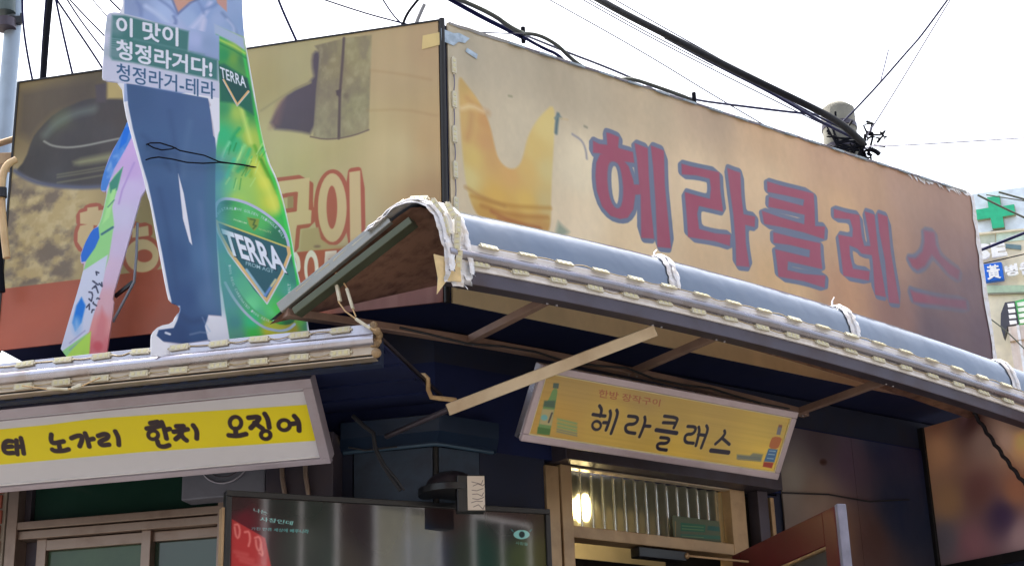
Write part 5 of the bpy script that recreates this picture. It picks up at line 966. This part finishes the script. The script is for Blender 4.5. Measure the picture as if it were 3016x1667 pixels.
m = MB(); m.box(BN, -.03, .012, 1.2, 3.56, -.02, .02); build(m, 'post', M['black_trim'], t, .003); m = MB(); m.box(BN, .012, 1.5, 2.78, 2.83, -.02, .02); build(m, 'rail', M['black_trim'], t, .003); m = MB(); m.box(BN, .012, 1.5, 1.2, 2.78, -.012, -.002); build(m, 'lower_sheet', M['wall_dark'], t)
m = MB(); a_p = hit(2868, 1215, BN.P+BN.n*.05, BN.n); b_p = hit(3060, 1475, BN.P+BN.n*.05, BN.n); pts = [a_p+(b_p-a_p)*f-Z*.02*math.sin(f*math.pi) for f in np.linspace(0, 1, 40)]
m.tube([p+BN.u*.004*math.sin(i*1.3)+Z*.004*math.cos(i*1.3) for i, p in enumerate(pts)], .010, 6); tag(build(m, 'rope', M['rope']), 'dark twisted rope hanging diagonally before the brown side panel', 'rope')
# ================================================================== STREET POLES, CABLES
def lathe_pole(name, label, base, r0, r1, h, mt, parts=True):
    t = thing(name, label, 'pole', base); m = MB(); m.tube([base+Z*h*f for f in np.linspace(0, 1, 12)]+[base+Z*(h+r1*.35)], [r0+(r1-r0)*f for f in np.linspace(0, 1, 12)]+[r1*.6], 20); build(m, 'shaft', M[mt], t); return t
pb = far(2466, 326, 19.); ph = pb[2]; pb[2] = 0
tp = lathe_pole('utility_pole', 'concrete utility pole top rising behind the far end of the sign box', pb, .235, .215, ph, 'concrete')
for dz_ in (.25, .55, .9): m = MB(); m.tube([pb+Z*(ph-dz_-.03), pb+Z*(ph-dz_+.03)], .228, 16); build(m, 'band', M['steel_dark'], tp)
m = MB(); r = random.Random(12); tg = far(2545, 440, 18.7)
for i in range(26):
    p = [tg+np.array([r.gauss(0, .09), r.gauss(0, .06), r.gauss(0, .17)])]
    for j in range(6): p.append(p[-1]+np.array([r.gauss(0, .05), r.gauss(0, .04), r.gauss(-.01, .07)]))
    m.tube(p, .010+.012*r.random(), 5)
tgo = build(m, 'cable_tangle', M['cable_black']); tag(tgo, 'messy tangle of black cables and clamps beside the concrete pole', 'cable tangle', kind='stuff')
m = MB()
for i in range(10):
    p0 = far(2430+r.random()*40, 370+r.random()*60, 18.75); p = [p0, far(2470, 400+r.random()*40, 18.7), far(2520+r.random()*30, 390+r.random()*60, 18.7)]; m.tube(p, .012, 5)
tag(build(m, 'cable_tangle', M['cable_black']), 'loops of cable wrapped across the face of the concrete pole', 'cable tangle', kind='stuff')
lb0 = far(10, 430, 9.); lb0 = np.array([lb0[0], lb0[1], 0])
tp = lathe_pole('steel_pole', 'pale steel pole with a bolted bracket at the left edge of the view', far(8, 430, 9)*np.array([1, 1, 0]), .052, .050, 7.2, 'pole_steel')
bp_ = lambda x, y, d=8.95: far(x, y, d)
m = MB(); m.bar(bp_(10, 60), bp_(62, 62), .03, .05); m.bar(bp_(62, 42), bp_(62, 72), .03, .012); build(m, 'bracket', M['dark_plastic'], tp, .003)
m = MB(); m.tube([bp_(16, 60), bp_(16, 86)], .062, 16); build(m, 'clamp', M['steel_dark'], tp); m = MB(); m.tube([bp_(16, -40), bp_(16, 40)], .06, 16); build(m, 'sleeve', mk('sleeve', srgb(84, 100, 100), .5), tp)
def cable(label, pts, d, rpx, mt='cable_navy', cat='cable', name='overhead_cable'):
    ds = d if hasattr(d, '__len__') else (d, d); n = len(pts); P = []
    q = chaikin(np.array(pts, float), 2, False) if n > 2 else np.array(pts, float)
    for i, (x, y) in enumerate(q): f = i/(len(q)-1); P.append(far(x, y, ds[0]*(1-f)+ds[1]*f))
    if cat == 'cable':                                        # lines that leave the view run on towards their far supports
        for i0, i1, (x, y) in ((0, 1, q[0]), (-1, -2, q[-1])):
            if y < -4 or x > 3020 or x < -4:
                e = P[i0]+unit(P[i0]-P[i1])*5.; P = [e]+P if i0 == 0 else P+[e]
    m = MB(); m.tube(P, [max(.0012, max(rpx*1.4, 1.8)*np.linalg.norm(p-CAM)/F) for p in P], 8); o = build(m, name, M[mt]); tag(o, label, cat); return o
cable('thick twin black cable rising from behind the left corner of the pan sign', [(150, -30), (137, 100), (124, 275)], 8, 6.5, 'cable_black')
cable('thin line running tight beside the thick twin cable at upper left', [(138, -30), (126, 120), (117, 275)], 8, 2.0)
cable('curving dark cable nearest the steel pole at upper left', [(65, -30), (67, 71), (83, 177), (104, 275)], 8.5, 2.3)
cable('cable dropping behind the pan sign just right of the thick twin cable', [(158, -30), (185, 98), (222, 255)], 8, 2.3)
cable('cable slanting down to the slogan board, lowest of the fan at upper left', [(160, -10), (228, 90), (300, 198), (330, 250)], 8, 2.2)
cable('thin cable slanting right behind the middle of the slogan board edge', [(190, -12), (240, 66), (307, 152), (340, 200)], 8, 1.8)
cable('thin cable passing behind the upper third of the slogan board edge', [(196, -10), (250, 48), (309, 108), (350, 150)], 8, 1.8)
cable('very thin wire ending behind the top corner of the slogan board', [(268, -5), (313, 47), (350, 90)], 8, 1.1)
cable('dark wire running behind the shoulder of the printed person', [(318, -5), (362, 39), (400, 75)], 8, 2.0)
cable('beaded cable dropping behind the pan sign between cutout and log picture', [(812, -20), (832, 31), (855, 82), (884, 145)], 7.8, 2.6)
cable('long shallow cable sagging down to the sign corner from the upper left', [(930, -8), (1072, 39), (1150, 60), (1235, 82)], 7.5, 1.8)
cable('cable slanting into the knot just left of the sign corner', [(1120, -12), (1158, 47), (1188, 76)], 7.5, 1.8)
cable('thicker black cable curving up from the knot left of the sign corner', [(1240, -10), (1206, 31), (1192, 56), (1184, 84)], 7.5, 3.0, 'cable_black')
cable('short grey conduit stub poking up behind the sign corner', [(1250, 14), (1236, 44), (1221, 82)], 7.2, 4.2, 'tape_grey', 'conduit', 'conduit_stub')
cable('thick dark trunk cable running down to the strap knot above the lettered panel', [(1300, -15), (1419, 51), (1486, 84), (1541, 112)], (7, 7.4), 4.8, 'cable_navy')
cable('olive sheathed cable riding on top of the dark trunk cable', [(1320, -15), (1450, 42), (1500, 80), (1541, 100)], (7, 7.35), 5.0, 'cable_olive')
cable('olive cable looping over and along the top edge of the lettered panel', [(1541, 99), (1587, 103), (1642, 133), (1680, 172), (1718, 200), (1777, 228), (1810, 236), (1861, 232), (1924, 253), (1990, 276), (2030, 291), (2066, 320)], (7.35, 8), 4.2, 'cable_olive')
cable('short dark cable dropping from the strap knot to the panel edge', [(1541, 110), (1600, 143), (1642, 160), (1670, 190)], (7.3, 7.4), 3.4, 'cable_navy')
cable('slim blue cable leaving the strap knot towards the distant pole', [(1545, 104), (1663, 152), (1785, 198), (1882, 240), (1966, 270), (2046, 295), (2142, 308), (2361, 335), (2420, 338)], (7.4, 18), 2.6, 'cable_navy')
cable('thin nearly level wire from the sign corner to the strap knot', [(1360, 92), (1397, 96), (1541, 101)], 7.2, 1.4)
cable('small loose wire end curling over the sign corner', [(1328, 72), (1342, 74), (1356, 88), (1366, 96)], 6.9, 1.8, 'cable_black')
for (x, y, d) in ((1541, 104, 7.35), (2045, 296, 7.9)):
    m = MB(); c0 = far(x, y, d); m.tube([c0-Z*.045+CX*.0, c0+Z*.045], .012, 8); tag(build(m, 'cable_strap', M['cable_black']), 'black strap tying the cables '+('nearest the sign corner' if x < 1700 else 'midway along the lettered panel edge'), 'cable strap')
cable('long thin wire crossing the sky and dropping behind the middle of the lettered panel', [(1600, -10), (1882, 147), (2100, 281), (2290, 392)], (12, 19), 1.2)
cable('lower of two thin wires just under the thick bundle in the sky', [(1695, -12), (1882, 93), (2100, 206), (2412, 362), (2440, 372)], (14, 18.6), 1.2)
cable('upper of two thin wires just under the thick bundle in the sky', [(1712, -12), (1882, 84), (1988, 139), (2100, 196)], (14, 16), 1.1)
cable('thick black cable bundle running down across the sky to the concrete pole', [(1740, -14), (1840, 42), (1966, 105), (2100, 175), (2226, 238), (2412, 327), (2479, 365), (2540, 420)], (10, 18.6), 7.6, 'cable_black')
cable('navy cable hugging the underside of the thick bundle', [(1960, 112), (2100, 188), (2277, 276), (2412, 357), (2520, 410)], (13, 18.5), 3.2)
cable('blue cable half hidden beneath the bundle near the pole', [(2180, 225), (2320, 298), (2420, 350), (2530, 400)], (15, 18.4), 2.4)
cable('thin wire just above the thick bundle in the sky', [(1790, -12), (1960, 85), (2100, 163), (2170, 203)], (12, 17), 1.0)
cable('dark cable rising steeply from the pole to the upper right corner', [(2800, -12), (2711, 110), (2677, 147), (2593, 244), (2504, 339), (2470, 370)], (14, 18.7), 2.0)
cable('faint thin wire right of the steep dark cable', [(2806, -12), (2690, 181), (2610, 312), (2552, 402)], (14, 18.7), 1.1, 'wire_violet')
cable('short faint wire meeting the steep cable halfway up', [(2617, 147), (2604, 200), (2592, 246)], 17, 1.0, 'wire_violet')
cable('barely visible wire running level to the right from the tangle', [(2545, 440), (2572, 428), (2610, 432), (3030, 406)], (18.6, 17), 1.0, 'wire_violet')
cable('small dark insulator cable end right of the tangle', [(2566, 441), (2580, 446), (2590, 455)], 18.6, 5, 'cable_black')
cable('thick splice on the level wire right of the tangle', [(2574, 428), (2590, 430), (2608, 432)], 18.55, 2.6, 'cable_black')
cable('thick blue cable entering behind the sign box before the white letters', [(3050, 672), (3016, 687), (2870, 744)], (20, 19), 3.2, 'cable_navy')
cable('thin wire just below the white letters at far right', [(3050, 740), (3016, 749), (2870, 782)], 21, 1.2, 'cable_black')
cable('dark wire crossing over the green cross', [(2880, 575), (2950, 610), (3040, 652)], 21, 2.2, 'cable_olive')
cable('dark wire above the green cross at the right edge', [(2942, 566), (3040, 594)], 21, 2.2, 'cable_olive')
cable('thin wire between the two dark wires over the green cross', [(2905, 574), (3040, 596)], 21.5, 1.0, 'cable_olive')
cable('fine slack wire hanging over the lower right billboard', [(2905, 930), (2965, 975), (3030, 1040)], 21, 1.0, 'cable_olive')
# pipes beside the left end of the box
cable('beige hose bending behind the left end of the pan sign', [(-20, 430), (15, 418), (48, 408)], 7.0, 7, 'pipe', 'hose', 'hose')
cable('rusty beige pipe running down beside the left end of the pan sign', [(48, 470), (20, 485), (6, 520), (4, 600), (12, 690), (20, 760)], 6.6, 7.5, 'pipe', 'pipe', 'drain_pipe')
cable('black cable hanging down at the left edge beside the beige pipe', [(-8, 560), (2, 640), (-2, 760), (6, 860)], 6.7, 7, 'cable_black')
cable('dark clamp sleeve round the beige pipe', [(6, 555), (7, 582)], 6.59, 9.5, 'rubber', 'clamp', 'pipe_clamp')
m = MB(); f_ = Frame(far(0, 480, 7.3), (1, 0, 0)); m.box(f_, -.5, .075, -.03, .03, -.05, .05); tag(build(m, 'eave_board', M['bronze'], None, .003), 'short brown timber eave behind the pipes at the left edge', 'eave')
# ================================================================== DISTANT CLINIC BUILDING at right
HB = Frame(far(2950, 800, 40), -hdir(-66.6), Z); HZ = HB.P[2]
def hp(x, y, o=0.): return HB.px(2740+x/2.638, 540+y/2.638, o)
t = thing('clinic_building', 'cream clinic building with white letters and green band far behind the sign box', 'building', HB.at(1, -HZ, 0))
def hbox(q, o0, o1, mt, nm, par=t, bev=0):
    m = MB(); m.prism(HB, [hp(*p, o1) for p in q], o0, o1); return build(m, nm, M[mt] if isinstance(mt, str) else mt, par, bev)
a0 = hp(290, 100)[0]; ztop = hp(600, 60)[1]
m = MB(); m.box(HB, a0-4, a0+9, -HZ, hp(600, 372)[1], -6, 0); build(m, 'wall', M['plaster'], t)
m = MB(); m.box(HB, a0-4, a0+9, hp(600, 372)[1], ztop+.2, -6, -.3); build(m, 'upper_wall', mk('white_render', srgb(236, 240, 246), .8), t)
hbox([(330, 395), (500, 378), (505, 470), (335, 480)], 0, .03, mk('pane_grey', srgb(196, 204, 186), .2), 'window'); hbox([(512, 376), (728, 355), (728, 440), (514, 460)], 0, .03, mk('pane_green', srgb(206, 228, 214), .2), 'window')
hbox([(330, 388), (780, 345), (780, 356), (330, 400)], 0, .12, 'plaster', 'cornice')
hbox([(420, 795), (780, 790), (780, 842), (430, 852)], 0, .05, mk('band_green', srgb(190, 212, 186), .6), 'band'); hbox([(440, 855), (780, 845), (780, 852), (440, 864)], 0, .08, mk('band_line', srgb(150, 146, 130), .6), 'ledge')
hbox([(585, 470), (705, 480), (705, 515), (585, 500)], 0, .05, mk('slate', srgb(110, 138, 148), .5), 'vent_panel')
def letters(txt, quad, mt, par, o=.15, bold=.03, name='letter', th=.08):
    v, tr = glyph(txt, bold); q = [np.array(hp(*p, o)) for p in quad]; TL, TR, BR, BL = q; u = v[:, :1]; w_ = v[:, 1:]; p = (BL*(1-u)+BR*u)*(1-w_)+(TL*(1-u)+TR*u)*w_
    m = MB(); m.v = [tuple(map(float, HB.at(a, b, o))) for a, b in p]; m.f = [tuple(int(k) for k in x) for x in tr]; m.m = [0]*len(tr); m.sm = [False]*len(tr)
    ob = build(m, name, mt, par); s_ = ob.modifiers.new('solid', 'SOLIDIFY'); s_.thickness = th; s_.offset = 0; return ob
wm = mk('letter_white', srgb(250, 250, 252), .4)
letters('S', [(345, 478), (462, 468), (468, 588), (355, 598)], wm, t, .2, .06); letters('E', [(468, 466), (575, 460), (602, 562), (482, 578)], wm, t, .2, .06)
letters('병', [(575, 645), (672, 622), (690, 715), (588, 728)], wm, t, .2, .045); letters('원', [(686, 620), (785, 600), (800, 700), (700, 715)], wm, t, .2, .045)
tc_ = thing('cross_sign', 'green cross on a white rooftop sign panel', 'sign', HB.at(1, 0, 0))
hbox([(325, 85), (800, 20), (800, 350), (480, 366), (420, 390), (350, 395)], -.2, .0, mk('panel_white', srgb(226, 238, 250), .5), 'panel', tc_)
GR = mk('cross_green', srgb(40, 190, 140), .4); GS = mk('cross_side', srgb(150, 150, 120), .5)
cro = [(440, 110), (538, 95), (548, 180), (650, 163), (660, 240), (562, 258), (575, 340), (482, 352), (468, 268), (362, 284), (352, 206), (452, 190)]
hbox(cro, .12, .14, GR, 'cross', tc_); hbox([(x+3, y+4) for x, y in cro], .0, .118, GS, 'cross_side', tc_)
tb = thing('blue_sign', 'blue square sign with one white Chinese character', 'sign', HB.at(1, -1, 0))
hbox([(405, 628), (552, 610), (572, 745), (425, 765)], .02, .2, mk('sign_blue', srgb(0, 104, 220), .4), 'panel', tb, .02); letters('黃', [(432, 640), (535, 628), (552, 738), (445, 750)], wm, tb, .22, .02, 'character', .03)
tb = thing('billboard', 'projecting billboard with dark grid and green lettered cells at the far right', 'billboard', HB.at(2, -2, 0))
hbox([(580, 925), (655, 915), (690, 1090), (600, 1110), (570, 1200), (545, 1110), (548, 1010)], .3, .6, mk('bb_dark', srgb(66, 66, 78), .5), 'frame', tb)
hbox([(655, 915), (800, 880), (800, 1080), (690, 1100)], .3, .58, mk('bb_green', srgb(90, 190, 110), .5), 'frame', tb)
for r_ in range(4):
    y = 935+r_*44; hbox([(598+r_*5, y), (650+r_*6, y-5), (656+r_*6, y+22), (604+r_*5, y+28)], .6, .63, wm, 'cell', tb); hbox([(672+r_*6, y-8), (790, y-28), (790, y+6), (680+r_*6, y+20)], .6, .63, mk('cell%d' % r_, srgb(236, 246, 232), .5), 'cell', tb)
tb = thing('annex_building', 'pale pinkish annex below the billboard at the right edge', 'building', HB.at(2, -4, 0))
m = MB(); x0 = hp(610, 1150, 1.2)[0]; m.box(HB, x0, x0+6, -HZ, hp(640, 1110, 1.2)[1], .65, 1.2); build(m, 'wall', mk('pinkish', srgb(222, 208, 200), .8, dirt=srgb(200, 170, 150), streak=True), tb)
m = MB(); m.box(HB, x0, x0+6, hp(640, 1230, 1.25)[1], hp(640, 1222, 1.25)[1], 1.2, 1.25); m2 = build(m, 'ledge', M['bronze'], tb); m = MB(); m.box(HB, x0+.2, x0+.26, -HZ, hp(640, 1110, 1.2)[1], 1.2, 1.25); build(m, 'drain_pipe', M['white_paint'], tb)
# ================================================================== building across the street, behind the viewer: reflected in the dark poster glass
t = thing('opposite_building', 'brown brick house front with white windows, seen as a reflection in the poster', 'building', (0, -9, 0))
OF = Frame((12, -9, 0), (-1, 0, 0)); m = MB(); m.box(OF, -16, 18, 0, 13, -.3, 0); build(m, 'wall', mk('brown_brick', srgb(74, 52, 44), .8), t)
for i in range(8):
    for j in range(4):
        a = -7+i*2.4; m = MB(); rim_rect(m, OF, a-.8, a+.8, 2.2+j*3.2, 4.2+j*3.2, .08, 0, .06); m.box(OF, a-.03, a+.03, 2.28+j*3.2, 4.12+j*3.2, 0, .05); wo = build(m, 'window', M['white_paint'], t); m = MB(); m.box(OF, a-.72, a+.72, 2.28+j*3.2, 4.12+j*3.2, .005, .015); build(m, 'pane', mk('white_blind', srgb(200, 196, 176), .6) if (i+j) % 2 else M['glass_green'], wo)
